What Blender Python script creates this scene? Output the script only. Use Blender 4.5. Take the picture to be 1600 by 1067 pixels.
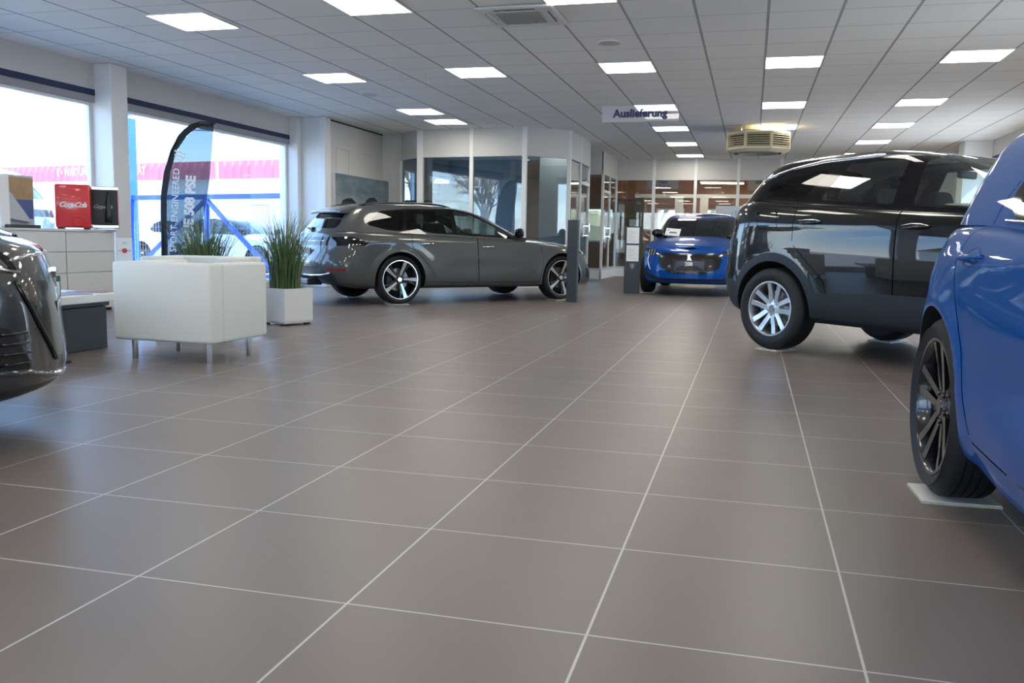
import bpy, bmesh, math, random
import numpy as np
from mathutils import Vector, Matrix
from mathutils.bvhtree import BVHTree

for o in list(bpy.data.objects): bpy.data.objects.remove(o)
random.seed(7)
# ------------------------------------------------------------------ camera
cd = bpy.data.cameras.new('camera'); cam = bpy.data.objects.new('camera', cd); bpy.context.scene.collection.objects.link(cam)
YAW, PITCH, ROLL, EYE = -.2595, .1145, -.0168, .9014
_fw = Vector((math.sin(YAW)*math.cos(PITCH), math.cos(YAW)*math.cos(PITCH), -math.sin(PITCH)))
_rt = Vector((math.cos(YAW), -math.sin(YAW), 0)); _dn = _fw.cross(_rt)
_r = _rt*math.cos(ROLL)+_dn*math.sin(ROLL); _d = _dn*math.cos(ROLL)-_rt*math.sin(ROLL)
cam.matrix_world = Matrix(((_r.x, -_d.x, -_fw.x, 0), (_r.y, -_d.y, -_fw.y, 0), (_r.z, -_d.z, -_fw.z, EYE), (0, 0, 0, 1)))
cd.sensor_width = 36.; cd.lens = 1392.3/1600*36; cd.clip_start = .05; cd.clip_end = 400
bpy.context.scene.camera = cam
# ------------------------------------------------------------------ sky
wd = bpy.data.worlds.new('sky'); bpy.context.scene.world = wd; wd.use_nodes = True
nt = wd.node_tree; nt.nodes.clear(); N = nt.nodes.new; L = nt.links.new
out = N('ShaderNodeOutputWorld'); bg = N('ShaderNodeBackground'); tc = N('ShaderNodeTexCoord'); sx = N('ShaderNodeSeparateXYZ'); cr = N('ShaderNodeValToRGB')
L(tc.outputs['Generated'], sx.inputs[0]); L(sx.outputs['Z'], cr.inputs['Fac']); L(cr.outputs['Color'], bg.inputs['Color']); L(bg.outputs[0], out.inputs[0])
e = cr.color_ramp.elements
e[0].position = 0.; e[0].color = (.92, .96, 1., 1); e[1].position = 1.; e[1].color = (.16, .33, .70, 1)
for p, c in ((.04, (.68, .84, 1.)), (.13, (.36, .60, 1.)), (.40, (.28, .47, .88))):
    x = e.new(p); x.color = (*c, 1)
bg.inputs['Strength'].default_value = 4.2
# ------------------------------------------------------------------ sun
sd = bpy.data.lights.new('sun', 'SUN'); sun = bpy.data.objects.new('sun', sd); bpy.context.scene.collection.objects.link(sun)
sd.energy = 12.; sd.angle = .01; sd.color = (1., .93, .82)
_az, _el = math.radians(100), math.radians(46)
sun.rotation_euler = Vector((math.sin(_az)*math.cos(_el), math.cos(_az)*math.cos(_el), math.sin(_el))).to_track_quat('Z', 'Y').to_euler()
# ------------------------------------------------------------------ exposure
vs = bpy.context.scene.view_settings
vs.view_transform = 'Standard'; vs.look = 'None'; vs.exposure = 1.0; vs.gamma = 1.; vs.use_curve_mapping = False
PANEL_STRENGTH = 8.0      # the ceiling panels' own light
# ------------------------------------------------------------------ helpers
def mat(name, base=(.8, .8, .8), rough=.5, metal=0., coat=0., coat_rough=.02, spec=.5, emit=None, estr=0., sheen=0.):
    m = bpy.data.materials.new(name); m.use_nodes = True
    b = m.node_tree.nodes['Principled BSDF']
    b.inputs['Base Color'].default_value = (*base, 1); b.inputs['Roughness'].default_value = rough
    b.inputs['Metallic'].default_value = metal; b.inputs['Coat Weight'].default_value = coat
    b.inputs['Coat Roughness'].default_value = coat_rough; b.inputs['Specular IOR Level'].default_value = spec
    if emit:
        b.inputs['Emission Color'].default_value = (*emit, 1); b.inputs['Emission Strength'].default_value = estr
    if sheen: b.inputs['Sheen Weight'].default_value = sheen
    return m

def noise_tint(m, amount=.12, scale=6., stretch=(1, 1, 1), bump=0., bscale=60.):
    """slight procedural colour variation (and bump) on top of a plain material"""
    nt = m.node_tree; b = nt.nodes['Principled BSDF']; N = nt.nodes.new; L = nt.links.new
    tc = N('ShaderNodeTexCoord'); mp = N('ShaderNodeMapping'); mp.inputs['Scale'].default_value = stretch
    L(tc.outputs['Object'], mp.inputs['Vector'])
    n = N('ShaderNodeTexNoise'); n.inputs['Scale'].default_value = scale; n.inputs['Detail'].default_value = 5
    L(mp.outputs[0], n.inputs['Vector'])
    mx = N('ShaderNodeMix'); mx.data_type = 'RGBA'
    c = b.inputs['Base Color'].default_value
    mx.inputs[6].default_value = (c[0]*(1-amount), c[1]*(1-amount), c[2]*(1-amount), 1)
    mx.inputs[7].default_value = (min(1, c[0]*(1+amount)), min(1, c[1]*(1+amount)), min(1, c[2]*(1+amount)), 1)
    L(n.outputs['Fac'], mx.inputs[0]); L(mx.outputs[2], b.inputs['Base Color'])
    if bump:
        n2 = N('ShaderNodeTexNoise'); n2.inputs['Scale'].default_value = bscale; n2.inputs['Detail'].default_value = 3
        L(mp.outputs[0], n2.inputs['Vector'])
        bp = N('ShaderNodeBump'); bp.inputs['Strength'].default_value = bump; bp.inputs['Distance'].default_value = .01
        L(n2.outputs['Fac'], bp.inputs['Height']); L(bp.outputs[0], b.inputs['Normal'])
    return m

def thin_glass(name, tint=(.93, .96, .95), f0=.07, rough=0.):
    m = bpy.data.materials.new(name); m.use_nodes = True; nt = m.node_tree; nt.nodes.clear(); N = nt.nodes.new; L = nt.links.new
    out = N('ShaderNodeOutputMaterial'); mx = N('ShaderNodeMixShader'); tr = N('ShaderNodeBsdfTransparent'); gl = N('ShaderNodeBsdfGlossy')
    tr.inputs[0].default_value = (*tint, 1); gl.inputs['Roughness'].default_value = rough
    lw = N('ShaderNodeLayerWeight'); lw.inputs['Blend'].default_value = .5
    p = N('ShaderNodeMath'); p.operation = 'POWER'; p.inputs[1].default_value = 4.
    ma = N('ShaderNodeMath'); ma.operation = 'MULTIPLY_ADD'; ma.inputs[1].default_value = 1 - f0; ma.inputs[2].default_value = f0
    L(lw.outputs['Facing'], p.inputs[0]); L(p.outputs[0], ma.inputs[0]); L(ma.outputs[0], mx.inputs[0])
    L(tr.outputs[0], mx.inputs[1]); L(gl.outputs[0], mx.inputs[2]); L(mx.outputs[0], out.inputs[0])
    return m

SC = bpy.context.scene.collection
def link(o): SC.objects.link(o); return o
def put(name, bm, m, parent=None, loc=(0, 0, 0), rot=(0, 0, 0), smooth=False, angle=None):
    me = bpy.data.meshes.new(name)
    if isinstance(bm, bmesh.types.BMesh):
        bmesh.ops.recalc_face_normals(bm, faces=bm.faces[:]); bm.to_mesh(me); bm.free()
    else:
        me.from_pydata(*bm); me.update()
    if smooth:
        for p in me.polygons: p.use_smooth = True
        if angle is not None: me.set_sharp_from_angle(angle=angle)
    for x in (m if isinstance(m, (list, tuple)) else [m]): me.materials.append(x)
    o = link(bpy.data.objects.new(name, me)); o.location = loc; o.rotation_euler = rot
    if parent: o.parent = parent
    return o
def empty(name, loc=(0, 0, 0), rz=0.):
    o = link(bpy.data.objects.new(name, None)); o.location = loc; o.rotation_euler = (0, 0, rz); o.empty_display_size = .1
    return o
def tag(o, label, cat, group=None):
    o['label'] = label; o['category'] = cat
    if group: o['group'] = group
    return o
def thing(name, label, cat, loc=(0, 0, 0), rz=0., group=None): return tag(empty(name, loc, rz), label, cat, group)
def structure(o): o['kind'] = 'structure'; return o
def copy_tree(o, parent=None):
    c = o.copy(); SC.objects.link(c)
    if parent: c.parent = parent
    for ch in list(o.children): copy_tree(ch, c)
    return c

def BM(): return bmesh.new()
def box(bm, x0, x1, y0, y1, z0, z1, bevel=0., seg=2, M=None):
    r = bmesh.ops.create_cube(bm, size=1.)
    vs = r['verts']
    for v in vs: v.co = Vector((x0 + (v.co.x + .5)*(x1 - x0), y0 + (v.co.y + .5)*(y1 - y0), z0 + (v.co.z + .5)*(z1 - z0)))
    es = list({e for v in vs for e in v.link_edges})
    if bevel:
        rr = bmesh.ops.bevel(bm, geom=es, offset=bevel, segments=seg, affect='EDGES', profile=.5)
        vs = list({v for f in rr['faces'] for v in f.verts} | {v for v in vs if v.is_valid})
    if M is not None:
        for v in vs: v.co = M @ v.co
    return bm
def prism(bm, poly, axis, a, b, M=None):
    """polygon in the two other axes, extruded along `axis` from a to b"""
    def P(p, t): return {'x': (t, p[0], p[1]), 'y': (p[0], t, p[1]), 'z': (p[0], p[1], t)}[axis]
    A = [bm.verts.new(P(p, a)) for p in poly]; B = [bm.verts.new(P(p, b)) for p in poly]
    n = len(poly); bm.faces.new(A); bm.faces.new(B[::-1])
    for i in range(n): bm.faces.new((A[i], B[i], B[(i+1) % n], A[(i+1) % n]))
    if M is not None:
        for v in A + B: v.co = M @ v.co
    return bm
def tube(bm, pts, r, n=8, closed=False, cap=True):
    """round bar through points; r a number or a list"""
    pts = [Vector(p) for p in pts]; rings = []
    k = len(pts); up = None
    for i, p in enumerate(pts):
        if closed: t = pts[(i+1) % k] - pts[i-1]
        else: t = pts[min(i+1, k-1)] - pts[max(i-1, 0)]
        t.normalize()
        if up is None: up = t.orthogonal().normalized()
        up = (up - t*up.dot(t)).normalized(); sd = t.cross(up)
        rr = r[i] if isinstance(r, (list, tuple)) else r
        rings.append([bm.verts.new(p + (up*math.cos(2*math.pi*j/n) + sd*math.sin(2*math.pi*j/n))*rr) for j in range(n)])
    m = k if closed else k - 1
    for i in range(m):
        A, B = rings[i], rings[(i+1) % k]
        for j in range(n): bm.faces.new((A[j], A[(j+1) % n], B[(j+1) % n], B[j]))
    if cap and not closed:
        bm.faces.new(rings[0][::-1]); bm.faces.new(rings[-1])
    return bm
def lathe(bm, prof, n=48, axis='y', closed=False, cap0=False, cap1=False, c=(0, 0, 0)):
    """prof: list of (radius, along). axis of revolution through c"""
    rings = []
    for r, t in prof:
        ring = []
        for j in range(n):
            a = 2*math.pi*j/n
            u, w = r*math.cos(a), r*math.sin(a)
            co = {'y': (u, t, w), 'z': (u, w, t), 'x': (t, u, w)}[axis]
            ring.append(bm.verts.new((co[0]+c[0], co[1]+c[1], co[2]+c[2])))
        rings.append(ring)
    k = len(rings)
    for i in range(k if closed else k-1):
        A, B = rings[i], rings[(i+1) % k]
        for j in range(n): bm.faces.new((A[j], A[(j+1) % n], B[(j+1) % n], B[j]))
    if cap0: bm.faces.new(rings[0][::-1])
    if cap1: bm.faces.new(rings[-1])
    return bm
def text(name, s, size, m, parent, loc, rot, extrude=.0006, align='CENTER', bold=0., shear=0., xs=1., vcenter=True, spacing=1.):
    cu = bpy.data.curves.new(name, 'FONT'); cu.body = s; cu.size = size; cu.extrude = extrude; cu.align_x = align
    cu.align_y = 'CENTER' if vcenter else 'BOTTOM_BASELINE'; cu.offset = bold; cu.shear = shear; cu.resolution_u = 3; cu.space_character = spacing
    t = bpy.data.objects.new(name, cu); SC.objects.link(t)
    dg = bpy.context.evaluated_depsgraph_get(); me = bpy.data.meshes.new_from_object(t.evaluated_get(dg))
    bpy.data.objects.remove(t); bpy.data.curves.remove(cu)
    me.materials.clear(); me.materials.append(m)
    if xs != 1.:
        for v in me.vertices: v.co.x *= xs
    o = link(bpy.data.objects.new(name, me)); o.location = loc; o.rotation_euler = rot
    if parent: o.parent = parent
    return o
PI = math.pi
def R(d): return math.radians(d)
def face_rot(az):
    """rotation that stands a text up so that its face looks towards azimuth az (degrees from +Y to +X)"""
    return (PI/2, 0, R(180 - az))
def heading(az): return R(90 - az)      # rotation about z that points local +x to azimuth az
# ------------------------------------------------------------------ materials
M = {}
def paint(name, c, metal, rough=.35):
    M[name] = mat(name, c, rough, metal, coat=1., coat_rough=.015); return M[name]
paint('paint_gunmetal', (.078, .083, .080), .45, .42)
paint('paint_black', (.0012, .0012, .0015), .0, .3)
paint('paint_blue', (.002, .062, .24), .15, .45)
paint('paint_blue_deep', (.002, .062, .30), .2, .42)
paint('paint_bronze_grey', (.030, .033, .035), .5, .38)
paint('paint_white', (.75, .80, .86), .0, .35)
paint('paint_silver', (.42, .50, .58), .6, .35)
for k in ('paint_gunmetal', 'paint_black', 'paint_blue', 'paint_blue_deep'): M[k].node_tree.nodes['Principled BSDF'].inputs['Specular IOR Level'].default_value = .12
for k in ('paint_blue', 'paint_blue_deep'): M[k].node_tree.nodes['Principled BSDF'].inputs['Coat Weight'].default_value = .6; M[k].node_tree.nodes['Principled BSDF'].inputs['Specular IOR Level'].default_value = .03
M['red_lens'] = mat('red_lens', (.22, .006, .008), .15, coat=.5)
M['plate_white'] = mat('plate_white', (.75, .76, .76), .35)
M['gloss_black'] = mat('gloss_black', (.003, .003, .004), .06, 0)
M['black'] = mat('black', (.004, .004, .004), .8)
M['cladding'] = mat('cladding', (.016, .021, .026), .5, spec=.3)
M['dark_plastic'] = mat('dark_plastic', (.012, .012, .013), .4)
M['grille'] = mat('grille', (.012, .012, .014), .25, .3, coat=.4)
M['chrome'] = mat('chrome', (.85, .86, .88), .08, 1.)
M['lamp_inner'] = mat('lamp_inner', (.22, .22, .23), .25, .9)
M['led'] = mat('led', (.9, .9, .88), .2, .3)
M['tyre'] = mat('tyre', (.0085, .0085, .009), .62, spec=.4)
M['rim_silver'] = mat('rim_silver', (.55, .56, .58), .28, .85, coat=.5)
M['rim_bright'] = mat('rim_bright', (.72, .73, .75), .16, 1.)
M['rim_dark'] = mat('rim_dark', (.008, .008, .009), .25, .2, coat=.7)
M['disc'] = mat('disc', (.25, .25, .25), .35, .9)
M['interior'] = mat('interior', (.02, .02, .021), .7)
M['cloth'] = mat('cloth', (.025, .025, .027), .8)
M['headliner'] = mat('headliner', (.30, .31, .30), .9)
M['car_glass_dark'] = thin_glass('car_glass_dark', (.05, .055, .06), .05)
M['car_glass_front'] = thin_glass('car_glass_front', (.25, .29, .28), .05)
M['car_glass_side'] = thin_glass('car_glass_side', (.82, .90, .87), .11)
M['lamp_glass'] = thin_glass('lamp_glass', (.55, .55, .56), .08)
M['tail_glass'] = thin_glass('tail_glass', (.06, .012, .012), .08)
# ------------------------------------------------------------------ room materials
def grid_material(name, base, line, px, py, ox, oy, wx, wy, rough, var=.06, scale=5., streak=None, bump=0., lrough=None):
    m = mat(name, base, rough); nt = m.node_tree; b = nt.nodes['Principled BSDF']; N = nt.nodes.new; L = nt.links.new
    tc = N('ShaderNodeTexCoord'); s = N('ShaderNodeSeparateXYZ'); L(tc.outputs['Object'], s.inputs[0])
    def axis(o, off, p, w):
        a = N('ShaderNodeMath'); a.operation = 'SUBTRACT'; a.inputs[1].default_value = off; L(o, a.inputs[0])
        d = N('ShaderNodeMath'); d.operation = 'DIVIDE'; d.inputs[1].default_value = p; L(a.outputs[0], d.inputs[0])
        ad = N('ShaderNodeMath'); ad.operation = 'ADD'; ad.inputs[1].default_value = .5; L(d.outputs[0], ad.inputs[0])
        f = N('ShaderNodeMath'); f.operation = 'FRACT'; L(ad.outputs[0], f.inputs[0])
        q = N('ShaderNodeMath'); q.operation = 'SUBTRACT'; q.inputs[1].default_value = .5; L(f.outputs[0], q.inputs[0])
        ab = N('ShaderNodeMath'); ab.operation = 'ABSOLUTE'; L(q.outputs[0], ab.inputs[0])
        lt = N('ShaderNodeMath'); lt.operation = 'LESS_THAN'; lt.inputs[1].default_value = w/2/p; L(ab.outputs[0], lt.inputs[0])
        fl = N('ShaderNodeMath'); fl.operation = 'FLOOR'; L(d.outputs[0], fl.inputs[0])
        return lt.outputs[0], fl.outputs[0]
    lx, ix = axis(s.outputs[0], ox, px, wx); ly, iy = axis(s.outputs[1], oy, py, wy)
    mx = N('ShaderNodeMath'); mx.operation = 'MAXIMUM'; L(lx, mx.inputs[0]); L(ly, mx.inputs[1])
    cmb = N('ShaderNodeCombineXYZ'); L(ix, cmb.inputs[0]); L(iy, cmb.inputs[1])
    wn = N('ShaderNodeTexWhiteNoise'); wn.noise_dimensions = '3D'; L(cmb.outputs[0], wn.inputs['Vector'])
    n = N('ShaderNodeTexNoise'); n.inputs['Scale'].default_value = scale; n.inputs['Detail'].default_value = 6
    mp = N('ShaderNodeMapping'); mp.inputs['Scale'].default_value = streak or (1, 1, 1); L(tc.outputs['Object'], mp.inputs[0]); L(mp.outputs[0], n.inputs['Vector'])
    av = N('ShaderNodeMath'); av.operation = 'MULTIPLY_ADD'; av.inputs[1].default_value = .35; L(wn.outputs['Value'], av.inputs[0]); L(n.outputs['Fac'], av.inputs[2])
    c1 = N('ShaderNodeMix'); c1.data_type = 'RGBA'
    c1.inputs[6].default_value = (*[v*(1-var) for v in base], 1); c1.inputs[7].default_value = (*[v*(1+var) for v in base], 1); L(av.outputs[0], c1.inputs[0])
    c2 = N('ShaderNodeMix'); c2.data_type = 'RGBA'; c2.inputs[7].default_value = (*line, 1); L(c1.outputs[2], c2.inputs[6]); L(mx.outputs[0], c2.inputs[0])
    L(c2.outputs[2], b.inputs['Base Color'])
    rr = N('ShaderNodeMath'); rr.operation = 'MULTIPLY_ADD'; rr.inputs[1].default_value = .10; rr.inputs[2].default_value = rough-.05; L(n.outputs['Fac'], rr.inputs[0])
    L(rr.outputs[0], b.inputs['Roughness'])
    if bump:
        n2 = N('ShaderNodeTexNoise'); n2.inputs['Scale'].default_value = 140; n2.inputs['Detail'].default_value = 2; L(mp.outputs[0], n2.inputs['Vector'])
        sb = N('ShaderNodeMath'); sb.operation = 'MULTIPLY_ADD'; sb.inputs[1].default_value = -3.; L(mx.outputs[0], sb.inputs[0]); L(n2.outputs['Fac'], sb.inputs[2])
        bp = N('ShaderNodeBump'); bp.inputs['Strength'].default_value = bump; bp.inputs['Distance'].default_value = .002; L(sb.outputs[0], bp.inputs['Height']); L(bp.outputs[0], b.inputs['Normal'])
    return m
ZC = 2.956
M['floor'] = grid_material('floor_tiles', (.168, .141, .128), (.50, .49, .47), .6, .6, -.926, 1.94, .0065, .0055, .35, .07, 3., (1., 3., 1.), .12)
M['ceiling'] = grid_material('ceiling_tiles', (.78, .77, .735), (.36, .35, .335), .628, .656, .05, 8.58, .026, .010, .9, .035, 2.)
M['wall'] = noise_tint(mat('wall_paint', (.60, .59, .565), .75), .03, 2.)
M['white'] = mat('white_frame', (.78, .78, .77), .4)
M['blue_band'] = mat('blue_band', (.008, .022, .075), .6)
M['blind'] = mat('blind', (.33, .33, .34), .8)
M['glass'] = thin_glass('window_glass', (.94, .97, .96), .07)
M['office_glass'] = thin_glass('office_glass', (.66, .74, .77), .10)
M['office_wall'] = noise_tint(mat('office_wall', (.38, .40, .42), .8), .05, 2.)
M['wood'] = noise_tint(mat('wood', (.38, .16, .065), .55), .25, 3., (8, 1, 8))
M['panel_light'] = mat('panel_light', (.9, .9, .9), .6, emit=(1., .94, .83), estr=PANEL_STRENGTH)
M['lamp_frame'] = mat('lamp_frame', (.75, .74, .72), .5)

def sbox(name, x0, x1, y0, y1, z0, z1, m, bevel=0., parent=None):
    bm = BM(); box(bm, x0, x1, y0, y1, z0, z1, bevel); o = put(name, bm, m, parent)
    return structure(o) if parent is None else o
XL, XR, YB, YF, YE = -7.9, 4.43, -5.0, 22.9, 29.0
sbox('floor', XL-.25, XR+.25, YB-.25, YE+.25, -.12, 0, M['floor'])
sbox('ceiling', XL-.25, XR+.25, YB-.25, YE+.25, ZC, ZC+.15, M['ceiling'])

# ---- glazed side walls: header, blue band, blind, glass, sill
win_no = [0]
def window(axis, c, a0, a1, z0, z1, out=-1, frame=.05, m='glass', kick=None):
    """a framed pane standing in the plane axis = c, from a0 to a1"""
    win_no[0] += 1; root = structure(empty('window_%d' % win_no[0], (c, (a0+a1)/2, z0) if axis == 'x' else ((a0+a1)/2, c, z0)))
    L_, H_ = a1-a0, z1-z0; d = .03
    def bb(bm, u0, u1, v0, v1, t0, t1):
        if axis == 'x': box(bm, t0, t1, u0, u1, v0, v1)
        else: box(bm, u0, u1, t0, t1, v0, v1)
    bm = BM(); bb(bm, -L_/2+frame*.5, L_/2-frame*.5, frame*.5, H_-frame*.5, -.004, .004); put('pane', bm, M[m], root)
    bm = BM()
    for u0, u1, v0, v1 in ((-L_/2, -L_/2+frame, 0, H_), (L_/2-frame, L_/2, 0, H_), (-L_/2+frame, L_/2-frame, 0, frame), (-L_/2+frame, L_/2-frame, H_-frame, H_)): bb(bm, u0, u1, v0, v1, -d, d)
    put('window_frame', bm, M['white'], root)
    return root
cols = [-5., -.05, 4.85, 9.70, 14.42]
def glazed_side(X, s, name, ys, extra=0.):
    """s = -1: wall on the left (outside towards -x)"""
    for y0, y1 in ys:
        a, b = sorted((X, X+s*.25))
        sbox('wall_%s' % name, a, b, y0, y1, 2.64, ZC, M['wall'])
        a, b = sorted((X-s*.005, X+s*.20)); sbox('trim_1', a, b, y0, y1, 2.565, 2.64, M['blue_band'])
        a, b = sorted((X+s*.0, X+s*.12)); sbox('trim_2', a, b, y0, y1, 2.485, 2.565, M['blind'])
        window('x', X+s*.08, y0, y1, .10, 2.50)
        a, b = sorted((X, X+s*.2)); sbox('wall_%s' % name, a, b, y0, y1, 0, .10, M['wall'])
glazed_side(XL, -1, 'left', [(-5., -.22), (.08, 4.68), (4.98, 9.53), (9.83, 14.34)])
glazed_side(XR, 1, 'right', [(5.05, 9.52), (14.7, 19.4)])
for y0, y1 in ((-5., 4.9), (9.6, 14.3)): sbox('wall_right', XR, XR+.2, y0, y1, 0, ZC, M['wall'])
def column(x0, x1, y0, y1):
    bm = BM(); box(bm, x0, x1, y0, y1, 0, ZC, .012)
    structure(put('column', bm, M['white']))
for y in cols[:4]:
    column(XL-.15, XL+.24, y-.17, y+.13)
    column(XR-.30, XR+.15, y-.18, y+.20)
column(XL-.2, XL+.16, 14.34, 14.62); column(XL+.10, -7.30, 14.46, 14.62)
column(-7.36, -7.24, 14.40, 14.62); column(3.93, XR+.1, 19.4, 19.9)
sbox('wall_right', XR, XR+.2, 19.9, YF, 0, ZC, M['wall'])
sbox('wall_right', XR, XR+.2, YF, YE, 0, ZC, M['wood'])
sbox('wall_right', XR, XR+.2, 14.3, 14.7, 0, ZC, M['wall'])
# white panelled wall behind the estate car
sbox('wall_left', XL, -7.30, 14.62, 17.25, 0, ZC-.03, M['wall'])
sbox('shadow_gap_strip', XL, -7.33, 14.75, 17.25, ZC-.03, ZC, M['black'])  # black strip stands in for the shade in the gap under the ceiling
sbox('wall_office', -7.30, -6.88, 17.05, 17.2, 0, ZC, M['wall'])
M['seam'] = mat('seam', (.36, .36, .35), .8)
for y0, y1, z in ((14.95, 15.55, 2.47), (16.1, 16.55, 2.47)):
    sbox('trim_4', -7.302, -7.298, y0, y1, z, z+.006, M['seam'])
for y in (14.95, 15.45): sbox('trim_4', -7.302, -7.298, y, y+.008, 2.0, 2.47, M['seam'])
# back wall behind the camera
for x0, x1 in ((XL, -6.9), (-2.0, -1.4), (3.3, XR)): sbox('wall_back', x0, x1, YB-.25, YB, 0, ZC, M['wall'])
sbox('wall_back', XL, XR, YB-.25, YB, 2.55, ZC, M['wall'])
window('y', YB-.1, -6.9, -2.0, .08, 2.55); window('y', YB-.1, -1.4, 3.3, .08, 2.55)

# ---- glazed office front
def glass_bay(p0, p1, kick=.22, top=2.46, m='office_glass', header=True, door=False):
    win_no[0] += 1
    a, b = Vector((*p0, 0)), Vector((*p1, 0)); L_ = (b-a).length; an = math.atan2((b-a).y, (b-a).x)
    root = structure(empty('window_%d' % win_no[0], a, an))
    bm = BM(); box(bm, .02, L_-.02, -.004, .004, kick, top); put('pane', bm, M[m], root)
    bm = BM(); box(bm, 0, L_, -.03, .03, 0, kick); put('kick_panel', bm, M['white'], root)
    bm = BM(); box(bm, 0, L_, -.03, .03, top, ZC); put('header_panel', bm, M['wall'], root)
    bm = BM(); box(bm, 0, L_, -.035, .035, kick-.02, kick+.03); box(bm, 0, L_, -.035, .035, top-.03, top+.01); put('rail', bm, M['wall'], root)
    if door:
        bm = BM(); box(bm, .03, L_-.03, -.04, .04, 2.02, 2.08); put('transom', bm, M['white'], root)
        bm = BM(); tube(bm, [(L_*.85, -.07, .95), (L_*.85, -.07, 1.25)], .014, 8); box(bm, L_*.85-.01, L_*.85+.01, -.07, 0, .99, 1.01); box(bm, L_*.85-.01, L_*.85+.01, -.07, 0, 1.19, 1.21)
        put('door_handle', bm, M['chrome'], root)
    return root
def post(p, w=.055, z1=ZC):
    bm = BM(); box(bm, p[0]-w/2, p[0]+w/2, p[1]-w/2, p[1]+w/2, 0, z1, .006); return structure(put('post', bm, M['white']))
PT = dict(P=(-6.88, 17.02), A=(-6.25, 16.44), B=(-5.18, 16.33), C=(-4.12, 16.22), D=(-3.42, 16.90), E=(-3.39, 17.86), F=(-3.40, 18.88), G=(-3.42, 20.92), H=(-3.41, 21.88), I=(-3.40, YF))
for a, b, kw in (('P', 'A', {}), ('A', 'B', {}), ('B', 'C', {}), ('C', 'D', {}), ('D', 'E', {}), ('E', 'F', dict(door=True)), ('G', 'H', dict(door=True)), ('H', 'I', {})): glass_bay(PT[a], PT[b], **kw)
glass_bay((-4.4, 20.92), PT['G']); 
for k, w in zip('PABCDEFGHI', (.06, .12, .075, .085, .075, .06, .06, .06, .05, .06)): post(PT[k], w)
sbox('wall_office', -4.45, -4.35, 18.88, 20.92, 0, ZC, M['office_wall'])
sbox('wall_office', -4.45, -3.43, 18.83, 18.93, 0, ZC, M['office_wall'])
# far glazed wall
fx = [-3.40, -2.45, -1.42, -.39, .62, 1.64, 2.66, 3.68]
for a, b in zip(fx, fx[1:]): glass_bay((a, YF), (b, YF), kick=.22, m='glass')
for a in fx[1:]: post((a, YF), .075)
sbox('wall_far', 3.68, XR, YF-.03, YF+.03, 0, ZC, M['wall'])
# office interior and its outer window wall
sbox('wall_left', XL-.2, XL, 17.2, YE, 0, .9, M['office_wall']); sbox('wall_left', XL-.2, XL, 17.2, YE, 2.5, ZC, M['office_wall'])
for y0, y1 in ((17.2, 18.0), (20.6, 21.4), (23.9, 24.4), (27.6, YE)): sbox('wall_left', XL-.2, XL, y0, y1, .9, 2.5, M['office_wall'])
for y0, y1 in ((18.0, 20.6), (21.4, 23.9), (24.4, 27.6)): window('x', XL-.1, y0, y1, .9, 2.5)
sbox('wall_office', XL, -5.9, YF, YF+.1, 0, ZC, M['office_wall'])
# room beyond the far glass
sbox('wall_far', XL, XR, YE, YE+.2, 0, .85, M['wood']); sbox('wall_far', XL, XR, YE, YE+.2, 1.95, ZC, M['wood'])
for x0, x1 in ((XL, -5.6), (-3.7, -3.0), (-2.1, -1.6), (-.2, .5), (3.2, XR)): sbox('wall_far', x0, x1, YE, YE+.2, .85, 1.95, M['wood'])
for x0, x1 in ((-5.6, -3.7), (-3.0, -2.1), (-1.6, -.2), (.5, 3.2)): window('y', YE+.1, x0, x1, .85, 1.95)
sbox('ceiling', XL, XR, YF+.05, YE, ZC-.06, ZC-.01, M['wood'])
sbox('trim_5', -3.3, 4.2, 25.9, 26.05, 2.14, 2.24, M['white'])
for x in (-2.05, -1.35): sbox('post', x-.11, x+.11, 25.9, 26.1, 0, 2.14, M['white'])
# ------------------------------------------------------------------ car builder
def curve(pts):
    """smooth interpolation through (x, y...) points, x ascending"""
    P = np.array(pts, float); P = P[np.argsort(P[:, 0], kind="stable")]; X = P[:, 0]; Y = P[:, 1:]
    d = np.diff(Y, axis=0)/np.diff(X)[:, None]
    T = np.zeros_like(Y); T[0], T[-1] = d[0], d[-1]
    for i in range(1, len(X)-1):
        w = np.where(d[i-1]*d[i] > 0, 2*d[i-1]*d[i]/np.where(np.abs(d[i-1]+d[i]) < 1e-9, 1, d[i-1]+d[i]), 0)
        T[i] = w
    def f(x):
        x = np.clip(np.asarray(x, float), X[0], X[-1]); i = np.clip(np.searchsorted(X, x)-1, 0, len(X)-2)
        h = (X[i+1]-X[i]); t = (x-X[i])/h; t_, h_ = t[..., None], h[..., None]
        r = (2*t_**3-3*t_**2+1)*Y[i]+(t_**3-2*t_**2+t_)*h_*T[i]+(-2*t_**3+3*t_**2)*Y[i+1]+(t_**3-t_**2)*h_*T[i+1]
        return r[..., 0] if r.shape[-1] == 1 else r
    return f
def poly_sdf(poly, x, y):
    P = np.array(poly, float); n = len(P); d = np.full(x.shape, 1e9); s = np.ones(x.shape)
    for i in range(n):
        a, b = P[i], P[i-1]; e = b-a
        wx, wy = x-a[0], y-a[1]
        t = np.clip((wx*e[0]+wy*e[1])/(e@e), 0, 1)
        d = np.minimum(d, (wx-e[0]*t)**2+(wy-e[1]*t)**2)
        c1 = y >= a[1]; c2 = y < b[1]; c3 = e[0]*wy > e[1]*wx
        s = np.where((c1 & c2 & c3) | (~c1 & ~c2 & ~c3), -s, s)
    return s*np.sqrt(d)
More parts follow.
